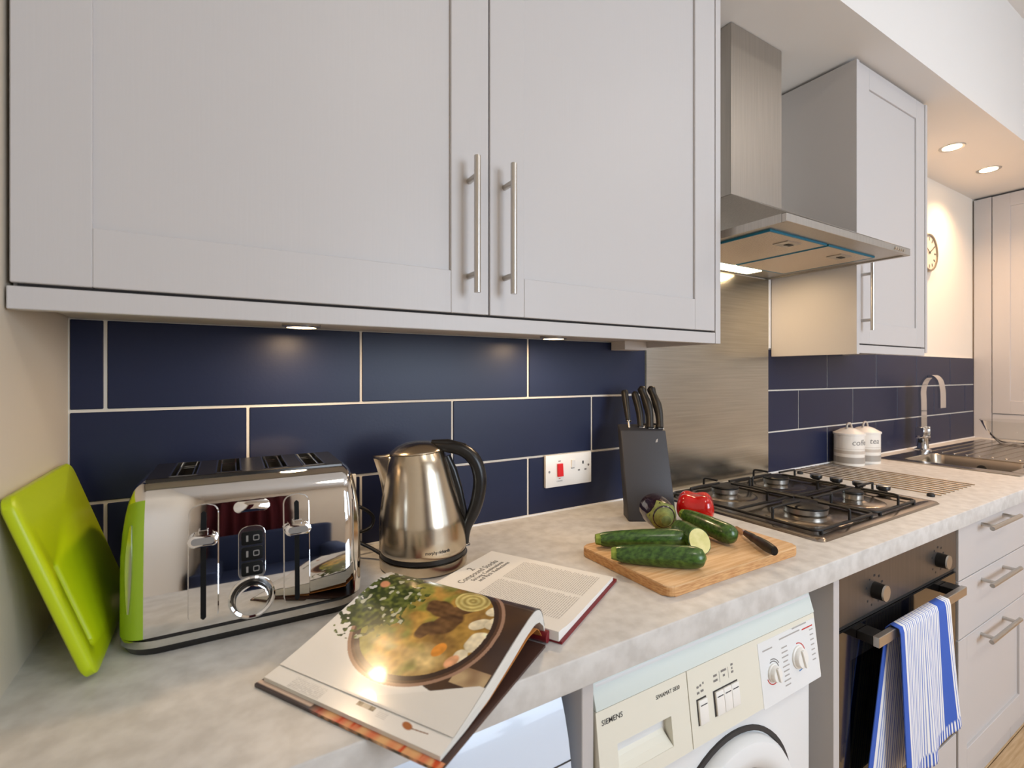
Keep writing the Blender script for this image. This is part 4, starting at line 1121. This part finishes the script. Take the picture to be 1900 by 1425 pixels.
# ------------------------------------------------------------------ wooden board and vegetables
t_z = 0.930
b = B(); prism(b, rrect(0.405, 0.243, 0.016, 5), frame((0.8725, -0.4205, WT+0.0004), (1, 0, 0), (0, 1, 0)), t_z-WT-0.0004, 0, 0.003)
for f in b.faces: f.material_index = 0 if f.calc_center_median().z > t_z-0.0032 else 1
o = obj('cutting_board', b, ['board_wood', 'board_side'], smooth=40); tag(o, 'thick wooden cutting board lying on the worktop in front of the hob', 'cutting board')
def courgette(name, p0, p1, r, label, cut=False, bow=0.0, group='courgettes on the cutting board'):
    """p0 stem end, p1 blossom (or cut) end, axis points in world space"""
    p0, p1 = Vector(p0), Vector(p1); L = (p1-p0).length; d = (p1-p0).normalized()
    t = thing(name, label, 'courgette', (p0.x, p0.y, t_z), 0, group)
    side = d.cross(Vector((0, 0, 1))).normalized(); up = side.cross(d)
    N = 26; pts = []; rs = []
    for k in range(N+1):
        s = k/N
        e = interp(s, [0, 0.06, 0.2, 0.5, 0.8, 0.9, 0.96, 0.985, 1.0], [0.62, 0.74, 0.84, 0.97, 1.0, 0.93, 0.72, 0.5, 0.16]) if not cut else interp(s, [0, 0.03, 0.1, 0.3, 1], [0.2, 0.55, 0.82, 0.96, 1.0])
        pts.append(p0+d*(L*s)+side*bow*math.sin(PI*s)); rs.append(e*r)
    bb = B(); SGc = 20; loops = []
    for p, rr in zip(pts, rs):
        loops.append([bb.verts.new(p+(side*math.cos(2*PI*k/SGc)+up*math.sin(2*PI*k/SGc))*rr*(1+0.02*math.cos(5*2*PI*k/SGc))) for k in range(SGc)])
    if cut:
        for q, Lq in enumerate(loops):
            f = max(0, (q/N-0.6)/0.4)
            for v in Lq: v.co -= d*(f*0.55*(v.co-pts[q]).dot(up))
    for A, C in zip(loops, loops[1:]):
        for k in range(SGc): bb.faces.new((A[k], A[(k+1) % SGc], C[(k+1) % SGc], C[k]))
    bb.faces.new(loops[0]); bb.faces.new(loops[-1][::-1])
    obj('skin', bb, 'courgette_skin', t, smooth=60)
    if cut:
        bb = B(); M = frame(p1, side, up)
        up2 = (up-d*0.55).normalized(); prism(bb, circ(r*0.94, 28, 1.141), frame(p1+d*0.0004, -side, up2) if (-side).cross(up2).dot(d) > 0 else frame(p1+d*0.0004, side, up2), 0.0006)
        obj('cut_face', bb, 'courgette_flesh', t)
    else:
        bb = B(); tube(bb, [p0+d*0.006, p0-d*0.004, p0-d*0.010], [r*0.66, r*0.60, r*0.50], 7); obj('stem', bb, 'courgette_stem', t, smooth=30)
    return t
courgette('courgette', (0.698, -0.330, 0.948), (0.858, -0.428, 0.951), 0.0205, 'whole courgette lying behind the nearer one under the aubergine')
courgette('courgette', (0.668, -0.412, 0.949), (0.792, -0.523, 0.952), 0.0215, 'whole courgette lying in front along the left of the wooden board')
courgette('courgette', (0.888, -0.372, 0.9545), (0.853, -0.460, 0.9545), 0.0240, 'half courgette showing its pale cut face on the wooden board', cut=True)
courgette('courgette', (0.948, -0.345, 0.966), (0.945, -0.480, 0.9525), 0.0220, 'whole courgette leaning beside the red pepper')
# red pepper
PC = Vector((1.018, -0.318, t_z)); t = thing('red_pepper', 'shiny red bell pepper standing at the back of the wooden board', 'pepper', PC)
bb = B(); loops = []; SGp = 48
for q in range(1, 24):
    f = q/24; th = PI*f; z = 0.038-0.038*math.cos(th); rr = 0.047*(math.sin(th)**0.58)
    L = []
    for k in range(SGp):
        a = 2*PI*k/SGp; lobe = 1+0.10*math.cos(4*a+0.5)*(0.35+0.65*f)
        dip = -0.010*math.exp(-((rr/0.022)**2))*(1 if f > 0.5 else 0.3) if f > 0.5 else 0.003*math.exp(-((rr/0.02)**2))
        zz = z+dip+0.007*math.cos(4*a+0.5)*math.sin(th)*f*f
        L.append(bb.verts.new(PC+Vector((rr*lobe*math.cos(a), rr*lobe*math.sin(a), zz+0.0005))))
    loops.append(L)
for A, C in zip(loops, loops[1:]):
    for k in range(SGp): bb.faces.new((A[k], A[(k+1) % SGp], C[(k+1) % SGp], C[k]))
bb.faces.new(loops[0]); bb.faces.new(loops[-1][::-1])
obj('flesh', bb, 'pepper_red', t, smooth='all')
bb = B(); tube(bb, [PC+Vector((0.030, 0.034, 0.040)), PC+Vector((0.036, 0.042, 0.042)), PC+Vector((0.042, 0.050, 0.046))], [0.006, 0.0045, 0.005], 10); obj('stem', bb, 'leaf_green', t, smooth=60)
# aubergine pointing its green cap at the viewer
d = Vector((-0.47, -0.86, -0.02)).normalized(); A0 = Vector((0.938, -0.245, 0.9690)); L = 0.105
t = thing('aubergine', 'dark purple aubergine with green cap lying among the courgettes', 'aubergine', (A0.x, A0.y, t_z))
bb = B(); side = d.cross(Vector((0, 0, 1))).normalized(); up = side.cross(d); loops = []
for k in range(25):
    s = k/24; rr = 0.0375*interp(s, [0, 0.03, 0.1, 0.25, 0.45, 0.7, 0.88, 0.96, 1], [0.12, 0.45, 0.76, 0.97, 1.0, 0.95, 0.84, 0.66, 0.4])
    loops.append([bb.verts.new(A0+d*(L*s)+(side*math.cos(2*PI*j/28)+up*math.sin(2*PI*j/28))*rr) for j in range(28)])
for A, C in zip(loops, loops[1:]):
    for k in range(28): bb.faces.new((A[k], A[(k+1) % 28], C[(k+1) % 28], C[k]))
bb.faces.new(loops[0]); bb.faces.new(loops[-1][::-1])
obj('skin', bb, 'aubergine', t, smooth='all')
bb = B(); loops = []; off = side*0.006-up*0.003
for s, rf in ((0.90, 1.0), (0.92, 0.96), (0.95, 0.86), (0.99, 0.72), (1.03, 0.50), (1.10, 0.42), (1.17, 0.40), (1.18, 0.2)):
    L2 = []
    for j in range(30):
        a = 2*PI*j/30; pt = 1.0
        ss = s-(0.14*max(0, math.cos(5*a))**1.5 if s < 0.91 else 0)
        r0 = 0.0375*interp(ss, [0, 0.03, 0.1, 0.25, 0.45, 0.7, 0.88, 0.96, 1], [0.12, 0.45, 0.76, 0.97, 1.0, 0.95, 0.84, 0.66, 0.4])
        rr = r0+0.0015 if s < 0.95 else 0.0290*rf
        L2.append(bb.verts.new(A0+d*(L*ss)+(side*math.cos(a)+up*math.sin(a))*rr+off*max(0, (s-0.95))*2))
    loops.append(L2)
for A, C in zip(loops, loops[1:]):
    for k in range(30): bb.faces.new((A[k], A[(k+1) % 30], C[(k+1) % 30], C[k]))
bb.faces.new(loops[-1])
obj('calyx', bb, 'calyx', t, smooth=60, label='green stalk cap')
# small knife on the board
k0, k1 = Vector((1.020, -0.452, 0.9405)), Vector((0.958, -0.556, 0.9445)); dk = (k1-k0).normalized()
t = thing('paring_knife', 'small black handled knife lying on the right of the wooden board', 'knife', (k0.x, k0.y, t_z))
N = 18; pts = [k0+(k1-k0)*(i/N) for i in range(N+1)]
rs = [interp(i/N, [0, 0.1, 0.28, 0.36, 0.5, 0.75, 0.95, 1], [0.0068, 0.0075, 0.0095, 0.0085, 0.0105, 0.0118, 0.0105, 0.0095]) for i in range(N+1)]
bb = B(); tube(bb, pts, rs, 14, flat=0.8, up=(0, 0, 1)); obj('handle', bb, 'knife_black', t, smooth=60)
bb = B(); tube(bb, [k1-dk*0.0005, k1+dk*0.0015], [0.0093, 0.0088], 14, flat=0.8, up=(0, 0, 1)); obj('end_cap', bb, 'gunmetal', t, smooth=40)
bb = B(); tube(bb, [k0+dk*0.002, k0-dk*0.010, k0-dk*0.016], [0.0062, 0.0055, 0.002], 10, flat=0.5, up=(0, 0, 1)); obj('bolster', bb, 'steel_handle', t, smooth=60)
sd = dk.cross(Vector((0, 0, 1))).normalized()
bb = B(); prism(bb, [(0, -0.0075), (0.02, -0.009), (0.034, -0.008), (0.040, 0.002), (0.03, 0.0055), (0, 0.0055)], frame(k0-dk*0.012-sd*0.0005+Vector((0, 0, -0.001)), -dk, Vector((0, 0, 1))), 0.001); obj('blade', bb, 'steel_handle', t)

# ------------------------------------------------------------------ knife block and knives
fw = Vector((0.5145, 0.8575, 0)); rt = Vector((0.8575, -0.5145, 0)); upz = Vector((0, 0, 1))
KB = Vector((0.9275, -0.1795, WT+0.0004))
t = thing('knife_block', 'slanted matt black knife block standing by the steel splashback', 'knife block', KB)
bb = B(); prof = [(0.0, 0.0), (0.0, 0.022), (0.097, 0.230), (0.142, 0.243), (0.060, 0.022), (0.060, 0.0)]
prof = [(0.0, 0.0), (0.095, 0.2295), (0.140, 0.2435), (0.062, 0.030), (0.062, 0.0)]
Wb = 0.128
A = [bb.verts.new(KB+fw*a+upz*z) for a, z in prof]; C = [bb.verts.new(KB+fw*a+upz*z+rt*Wb) for a, z in prof]
bb.faces.new(A); bb.faces.new(C[::-1])
for k in range(len(A)): bb.faces.new((A[k], C[k], C[(k+1) % len(A)], A[(k+1) % len(A)]))
bmesh.ops.recalc_face_normals(bb, faces=bb.faces)
bmesh.ops.bevel(bb, geom=list(bb.edges), offset=0.0035, segments=3, profile=0.5, affect='EDGES')
obj('block', bb, 'block_black', t, smooth=35)
ax = (fw*0.095+upz*0.2295).normalized(); nb = (-fw*0.2295+upz*0.095).normalized()
bb = B(); prism(bb, [(-0.004, -0.006), (0.002, -0.005), (0.004, 0.005), (-0.001, 0.002)], frame(KB+fw*0.084+upz*0.203+rt*0.099+nb*0.0003, rt, ax), 0.0006); obj('maker_mark', bb, 'print_pale', t)
def knife(off, dep, L, label, kind):
    base = KB+rt*off+fw*(0.095+dep)+upz*(0.2295+dep*0.31)
    t = thing('sharpening_steel' if kind == 0 else 'kitchen_knife', label, 'sharpener' if kind == 0 else 'knife', base, 0, None if kind == 0 else 'knives in the black block')
    a2 = (ax*1.0+rt*(-0.035)).normalized()
    bb = B(); N = 22; pts = []; rs = []
    s0 = 0.016 if kind == 0 else 0.001
    for i in range(N+1):
        s = i/N
        bow = 0.0 if kind == 0 else (0.006*math.sin(PI*s*1.3)-0.004*s)*(1 if kind == 2 else 0.5)
        pts.append(base+a2*(s0+L*s)+rt*bow)
        if kind == 0: rs.append(interp(s, [0, 0.1, 0.5, 0.97, 1], [0.0085, 0.0095, 0.0120, 0.0140, 0.0125]))
        elif kind == 1: rs.append(interp(s, [0, 0.2, 0.5, 0.9, 0.97, 1], [0.0115, 0.0125, 0.0135, 0.0140, 0.0125, 0.006]))
        else: rs.append(interp(s, [0, 0.15, 0.3, 0.55, 0.8, 0.92, 0.98, 1], [0.0140, 0.0128, 0.0140, 0.0172, 0.0130, 0.0165, 0.0145, 0.006]))
    tube(bb, pts, rs, 14, flat=0.75, up=fw); obj('handle', bb, 'knife_black', t, smooth=60)
    if kind == 0:
        bb = B(); cyl(bb, base+a2*0.0155, base+a2*0.0185, 0.0085, 16); obj('collar', bb, 'chrome_soft', t, smooth=40)
        bb = B(); cyl(bb, base-a2*0.08, base+a2*0.017, 0.0035, 12); obj('rod', bb, 'steel_handle', t, smooth=40)
    else:
        bb = B(); M = frame(base-a2*0.10, rt, a2); prism(bb, [(-0.008, 0), (0.008, 0), (0.008, 0.103), (-0.008, 0.103)], M, 0.002); obj('blade', bb, 'steel_handle', t)
        if kind == 2:
            bb = B(); tube(bb, [base+a2*0.012-rt*0.008, base+a2*0.014-rt*0.016], [0.004, 0.002], 8); obj('finger_guard', bb, 'knife_black', t, smooth=60)
knife(0.030, 0.024, 0.094, 'black round handled sharpening steel in the knife block', 0)
knife(0.063, 0.022, 0.108, 'straight black knife handle lowest in the knife block', 1)
knife(0.087, 0.013, 0.128, 'curved black knife handle next to the straight one in the knife block', 2)
knife(0.115, 0.013, 0.128, 'curved black knife handle at the splashback side of the knife block', 2)

# ------------------------------------------------------------------ open cookery book
S0 = Vector((0.408, -0.545, 0)); ba = Vector((0.857, 0.515, 0)); bu = Vector((-0.515, 0.857, 0))
ZB = WT+0.0006
t = thing('cookery_book', 'open hardback cookery book with a stew photograph lying over the worktop edge', 'book', (0.36, -0.44, ZB))
hs = [0, 0.004, 0.010, 0.020, 0.035, 0.055, 0.10, 0.16, 0.205, 0.232]; hh = [0.014, 0.034, 0.048, 0.0575, 0.0605, 0.0575, 0.047, 0.030, 0.0185, 0.0130]
def hp_(s): return interp(s, hs, hh)
def smooth_h(s): return (hp_(s-0.003)+hp_(s)+hp_(s+0.003))/3 if s > 0.003 else hp_(s)
HB = 0.276
def LP(s, tt, h): return S0-ba*s+bu*tt+Vector((0, 0, ZB+h))
def RP(s, tt, h):
    c, n_ = math.cos(R(-2)), math.sin(R(-2)); a_ = Vector((ba.x*c-ba.y*n_, ba.x*n_+ba.y*c, 0)); u_ = Vector((-a_.y, a_.x, 0))
    return S0+a_*s+u_*(tt-0.020)+Vector((0, 0, ZB+h))
# covers
bb = B()
for s0, s1 in ((0.012, 0.262),):
    P = [LP(s0, -0.004, 0), LP(s1, -0.004, 0), LP(s1, HB+0.004, 0), LP(s0, HB+0.004, 0)]
    A = [bb.verts.new(p) for p in P]; C = [bb.verts.new(p+Vector((0, 0, 0.0035))) for p in P]
    bb.faces.new(A); bb.faces.new(C[::-1])
    for k in range(4): bb.faces.new((A[k], C[k], C[(k+1) % 4], A[(k+1) % 4]))
obj('front_cover', bb, 'book_jacket', t)

bb = B()
P = [RP(0.006, -0.002, 0), RP(0.256, -0.002, 0), RP(0.256, HB-0.002, 0), RP(0.006, HB-0.002, 0)]
A = [bb.verts.new(p) for p in P]; C = [bb.verts.new(p+Vector((0, 0, 0.004))) for p in P]
bb.faces.new(A); bb.faces.new(C[::-1])
for k in range(4): bb.faces.new((A[k], C[k], C[(k+1) % 4], A[(k+1) % 4]))
obj('back_cover', bb, 'book_maroon', t)
bb = B(); tube(bb, [S0+bu*-0.003+Vector((0, 0, ZB+0.009)), S0+bu*(HB+0.002)+Vector((0, 0, ZB+0.009))], 0.0085, 14); obj('spine', bb, 'book_maroon', t, smooth=50)
# left page stack: curved block, its lower surface follows the arch too
def lower(s): return max(0.004, interp(s, [0, 0.006, 0.02, 0.035, 0.06, 0.10, 0.16, 0.21, 0.25], [0.010, 0.026, 0.038, 0.0405, 0.0365, 0.025, 0.0100, 0.0050, 0.0042]))
def stack(s1, top, bot, m, name, n=40, tp=True):
    bb = B(); cols = []
    for k in range(n+1):
        s = s1*(k/n)
        cols.append([bb.verts.new(LP(s, 0.002, bot(s))), bb.verts.new(LP(s, HB-0.002, bot(s))), bb.verts.new(LP(s, HB-0.002, top(s))), bb.verts.new(LP(s, 0.002, top(s)))])
    for A, C in zip(cols, cols[1:]):
        for k in range(4): bb.faces.new((A[k], A[(k+1) % 4], C[(k+1) % 4], C[k]))
    bb.faces.new(cols[0]); bb.faces.new(cols[-1][::-1])
    return obj(name, bb, m, t, smooth=40)
def tp1(s): return min(smooth_h(s)-0.0012, lower(s)+0.020) if s < 0.2 else interp(s, [0.2, 0.232, 0.256], [min(smooth_h(0.2)-0.0012, lower(0.2)+0.02), 0.0118, 0.0085])
stack(0.254, tp1, lower, 'page_edge', 'page_block')
bb = B(); cols = []
for k in range(31):
    s = 0.008+0.232*k/30; z_ = max(0.0042, lower(s)-0.004) if s > 0.02 else lower(s)-0.004
    z_ = interp(s, [0.008, 0.02, 0.05, 0.1, 0.16, 0.24], [0.012, 0.029, 0.0300, 0.0180, 0.0055, 0.0040])
    cols.append((bb.verts.new(LP(s, 0.004, z_)), bb.verts.new(LP(s, HB-0.004, z_)), bb.verts.new(LP(s, HB-0.004, z_+0.0008)), bb.verts.new(LP(s, 0.004, z_+0.0008))))
for A, C in zip(cols, cols[1:]):
    for k in range(4): bb.faces.new((A[k], A[(k+1) % 4], C[(k+1) % 4], C[k]))
obj('endpaper', bb, 'book_endpaper', t, smooth=40, label='orange endpaper')
# printed colours
def nzv(x, y, s): return mnoise.noise(Vector((x*s, y*s, 3.7)))
def mixc(a, b, f):
    f = max(0, min(1, f)); return tuple(a[i]+(b[i]-a[i])*f for i in range(3))
def L3(*c): return lin(c)[:3]
cW, cD, cR, cI = L3(240, 238, 233), L3(62, 46, 40), L3(168, 134, 112), L3(92, 66, 50)
cBr, cBrGlow, cGr, cGr2, cMu, cMu2 = L3(206, 164, 78), L3(232, 204, 140), L3(52, 66, 30), L3(124, 136, 62), L3(122, 90, 56), L3(82, 58, 40)
cPo, cCa, cOn, cOn2 = L3(240, 228, 196), L3(226, 150, 60), L3(214, 200, 130), L3(168, 150, 86)
def blob(s, tt, cs, ct, rs_, rt_, ang=0.0, k=0.18):
    ds, dt = s-cs, tt-ct; c, n_ = math.cos(ang), math.sin(ang)
    q = math.hypot((ds*c+dt*n_)/rs_, (-ds*n_+dt*c)/rt_)+nzv(s, tt, 90)*0.12
    return max(0, min(1, (1-q)/k))
def pic(u, v):
    s = 0.002+0.230*u; tt = 0.002+(HB-0.004)*v
    c = cW
    rr = math.hypot(s-0.104, (tt-0.134)*0.94)
    # surroundings of the pan near the gutter: dark table, dish side
    edge = 0.205-0.35*max(0, 0.018-tt)-max(0, (tt-0.035))*2.2
    if rr > 0.1 and s < 0.194 and tt < 0.092 and s < 0.196-0.2*max(0, tt-0.05): c = mixc(cD, cMu2, 0.5+nzv(s, tt, 30))
    if rr > 0.1 and s < 0.04 and tt < 0.2: c = mixc(cD, cMu2, nzv(s, tt, 20))
    if 0.150 < s < 0.176 and 0.004 < tt < 0.048 and rr > 0.1: c = mixc(L3(150, 120, 88), L3(196, 170, 130), 0.5+nzv(s, tt, 60))
    if s > 0.168+0.5*max(0, tt-0.01) and rr > 0.1: c = mixc(cW, L3(222, 220, 214), 0.5)
    if rr < 0.103: c = cR
    if rr < 0.0985: c = cI
    if rr < 0.0945: c = cD
    if rr < 0.088:
        c = mixc(cBr, cMu, 0.45+0.9*nzv(s, tt, 25))
        c = mixc(c, cBrGlow, blob(s, tt, 0.162, 0.100, 0.030, 0.038, 0, 0.8))  # lighter broth centre, lamp glow painted into the print colour
        c = mixc(c, cGr2, 0.8*max(0, min(1, (tt-0.125)/0.05+nzv(s, tt, 60)*1.6)))
        for a in ((0.100, 0.106, 0.028, 0.018, 0.6), (0.078, 0.130, 0.016, 0.030, 0.2), (0.070, 0.098, 0.010, 0.026, -0.5), (0.118, 0.128, 0.018, 0.012, 0.2)):
            f = blob(s, tt, *a); c = mixc(c, mixc(cMu, cMu2, 0.5+nzv(s*2, tt*0.5, 70)), f)
        for a in ((0.086, 0.060, 0.017, 0.010, 0.9), (0.114, 0.048, 0.019, 0.014, 0.3), (0.076, 0.040, 0.018, 0.011, 0.7), (0.056, 0.052, 0.015, 0.010, 0.9), (0.142, 0.056, 0.014, 0.010, 0)):
            f = blob(s, tt, *a, 0.12); c = mixc(c, cPo, f)
            ring = max(0, 1-abs(f-0.35)*4) if 0 < f < 0.7 else 0; c = mixc(c, cOn2, ring*0.5)
        f = blob(s, tt, 0.140, 0.088, 0.012, 0.009, 0.3, 0.15); c = mixc(c, cCa, f)
        f = blob(s, tt, 0.150, 0.062, 0.012, 0.008, 0.3, 0.2); c = mixc(c, L3(232, 172, 128), f)
        q = math.hypot((s-0.048)/1.0, (tt-0.095)/1.25)
        if q < 0.022: c = mixc(cOn2, cOn, 0.5+0.5*math.cos(q*900))
    if rr < 0.088:
        k_ = 1+0.30*nzv(s, tt, 150)+0.28*nzv(s+5, tt*0.6, 75); c = tuple(min(1, q*k_) for q in c)
    # herbs spilling over the far rim
    hx_, hy_ = s-0.085, tt-0.228
    if abs(hx_) < 0.082 and tt > 0.165:
        dens = 1-math.hypot(hx_/0.080, hy_/0.060)
        st = 1.9*nzv(s+tt*0.5, (tt-s*0.5)*0.5, 190)+1.5*nzv(s-tt*0.6, (tt+s*0.3)*0.6, 110)
        g = dens*3.0+0.45*st+nzv(s, tt, 80)*0.7
        if g > 0.35: c = mixc(cGr, cGr2, 0.22+0.5*st*0.5+nzv(s, tt, 130)*0.9) if nzv(s+9, tt, 120) < 0.46 else mixc(cGr2, cW, 0.45)
        c = mixc(c, L3(226, 160, 120), blob(s, tt, 0.060, 0.252, 0.008, 0.011, 0.3, 0.3))
    if tt > 0.18 and s < 0.075 and rr > 0.085: c = mixc(c, L3(86, 82, 62), 0.55*max(0, 1-s/0.075))
    return c
me = grid_mesh('photo_page', lambda u, v: LP(0.002+0.230*u, 0.002+(HB-0.004)*v, smooth_h(0.002+0.230*u)+0.0003), 300, 340, pic)
pp = obj('photo_page', None, 'page_print', t, me=me, smooth='all', label='glossy page with a large photograph of a pan of stew')
def jac(u, v):
    if u < 0.5: return LP(0.2535+0.009*u*2, -0.004+(HB+0.008)*v, 0.0038)
    return LP(0.2628, -0.004+(HB+0.008)*v, 0.0038-0.0036*(u-0.5)*2)
def jcol(u, v):
    n1, n2 = nzv(v*2.2, u*0.05, 9), nzv(v*5+4, u*0.08, 9)
    if v > 0.66: return mixc(L3(66, 56, 58), L3(232, 206, 186), 0.85 if u < 0.35 else 0.0)
    c = mixc(L3(234, 184, 128), L3(222, 122, 86), 0.5+1.3*n1)
    c = mixc(c, L3(214, 84, 44), max(0, n2-0.12)*4)
    if u > 0.55: c = mixc(c, L3(78, 66, 38), 0.75+n2)
    return mixc(c, L3(66, 56, 58), (v-0.56)*10)
obj('jacket', None, 'page_print', t, me=grid_mesh('jacket', jac, 8, 160, jcol), label='illustrated jacket edge')
# margin strip of the page underneath
def strip(u, v):
    s = 0.2305+0.0235*u; return LP(s, 0.002+(HB-0.004)*v, interp(s, [0.2305, 0.254], [0.0123, 0.0090]))
def scol(u, v):
    c = cW; s = 0.2305+0.0235*u; tt = v*HB
    if 0.105 < tt < 0.132 and 0.2335 < s < 0.2395: c = mixc(L3(58, 54, 40), L3(170, 160, 140), abs(nzv(s, tt, 140))*1.6) if not (0.113 < tt < 0.124) else L3(180, 172, 156)
    q = blob(s, tt, 0.2385, 0.056, 0.0045, 0.008, 0.2, 0.2); c = mixc(c, L3(176, 108, 62), q)
    if abs(s-0.2395+0.08*(0.05-tt)) < 0.0007 and 0.028 < tt < 0.050: c = L3(150, 120, 100)
    if 0.18 < tt < 0.235 and 0.2365 < s < 0.2525 and int(s*1000) % 2 == 0 and nzv(s*4, tt*2, 200) > -0.3: c = L3(206, 204, 200)
    if 0.085 < tt < 0.099 and 0.2345 < s < 0.243 and int(s*1000) % 2 == 0: c = L3(206, 204, 200)
    return c
me = grid_mesh('margin_page', strip, 60, 300, scol)
obj('margin_page', None, 'page_print', t, me=me, smooth='all')
# right hand page block
def rtop(s): return interp(s, [0.0, 0.010, 0.03, 0.06, 0.245], [0.018, 0.0185, 0.015, 0.0125, 0.0105])
bb = B(); cols = []
for k in range(21):
    s = 0.004+0.242*k/20
    cols.append([bb.verts.new(RP(s, 0.002, 0.0042)), bb.verts.new(RP(s, HB-0.006, 0.0042)), bb.verts.new(RP(s, HB-0.006, rtop(s))), bb.verts.new(RP(s, 0.002, rtop(s)))])
for A, C in zip(cols, cols[1:]):
    for k in range(4): bb.faces.new((A[k], A[(k+1) % 4], C[(k+1) % 4], C[k]))
bb.faces.new(cols[0]); bb.faces.new(cols[-1][::-1])
obj('text_page', bb, 'page_white', t, smooth=40)
rx = (RP(1, 0, 0)-RP(0, 0, 0)).normalized(); ry = (RP(0, 1, 0)-RP(0, 0, 0)).normalized()
def rM(s, tt, off=0.0004): return frame(RP(s, tt, rtop(s)+off), rx+Vector((0, 0, -0.010)), ry)
text('lettering', '2', 0.022, rM(0.140, 0.243), 'print_grey', t, align='CENTER', extrude=0.0001)
text('lettering', 'Compound Stocks', 0.0185, rM(0.140, 0.226), 'print_grey', t, align='CENTER', width=0.125, extrude=0.0001)
text('lettering', 'Strong Combinations', 0.0125, rM(0.150, 0.2135), 'print_grey', t, align='CENTER', width=0.105, extrude=0.0001)
text('lettering', 'and Rich Reductions', 0.0125, rM(0.155, 0.2025), 'print_grey', t, align='CENTER', width=0.105, extrude=0.0001)
random.seed(21)
bb = B()
for s0, s1 in ((0.045, 0.132), (0.142, 0.229)):
    tt = 0.178
    while tt > 0.018:
        s = s0
        while s < s1-0.004:
            w = min(0.003+0.009*random.random(), s1-s)
            p = [RP(s, tt, rtop(s)+0.0003), RP(s+w, tt, rtop(s+w)+0.0003), RP(s+w, tt+0.0011, rtop(s+w)+0.0003), RP(s, tt+0.0011, rtop(s)+0.0003)]
            bb.faces.new([bb.verts.new(q) for q in p]); s += w+0.0016
        tt -= 0.0040
obj('body_text', bb, 'print_pale', t, kind='stuff')

# ------------------------------------------------------------------ striped towel over the oven handle
random.seed(2)
cB, cWh, cBl2 = L3(62, 96, 186), L3(236, 234, 232), L3(118, 138, 200)
stripes = []
x = 0.0
seq = [('B', 0.060), ('W', 0.012)]
for k in range(10): seq += [('w', 0.022), ('b', 0.012), ('w', 0.017), ('b', 0.008)]
seq += [('W', 0.016), ('B', 0.150), ('W', 0.022), ('b', 0.010), ('W', 0.03), ('b', 0.008), ('W', 0.03)]
tot = sum(w for _, w in seq)
def tcol_at(u):
    x = u*tot
    for k, w in seq:
        if x <= w: return {'B': cB, 'W': cWh, 'w': cWh, 'b': cBl2}[k]
        x -= w
    return cWh
BZ, BYc = 0.7225, -0.61825
LF, LB = 0.372, 0.36
def tow(u, v):
    # v 0: back hem, up over the bar, v 1: front hem
    tot_l = LB+0.020+LF; l = v*tot_l
    fold = math.sin(u*15+0.6)*0.5+math.sin(u*27+1.1)*0.15
    if l < LB:
        f = 1-l/LB                                # 1 at hem
        x = 1.318+0.283*u - f*0.085*(1-u)*1.15
        y = -0.6025+0.0025*fold*f - 0.0015
        return (x, y, BZ-0.006-(LB-l))
    if l < LB+0.020:
        a = PI*(l-LB)/0.020
        return (1.318+0.283*u, BYc+0.0145*math.cos(a), BZ-0.004+0.0095*math.sin(a))
    f = (l-LB-0.020)/LF
    x = 1.318+0.283*u+f*(0.030*(u-0.15))+0.012*f*math.sin(u*9)*0.4
    y = BYc-0.0145-0.012*f*(0.6+fold)-0.004*f
    hem = 0.075*f*f*u
    return (x, y, BZ-0.006-(l-LB-0.020)+hem*0.9)
me = grid_mesh('tea_towel', tow, 230, 90, lambda u, v: (tcol_at(u) if v < 0.955 else (cWh if int(u*60) % 2 else cB)))
tw = obj('tea_towel', None, 'towel_cloth', me=me, smooth='all')
md = tw.modifiers.new('thickness', 'SOLIDIFY'); md.thickness = 0.0022; md.offset = 0
tag(tw, 'blue and white striped tea towel hanging over the oven door handle', 'towel')
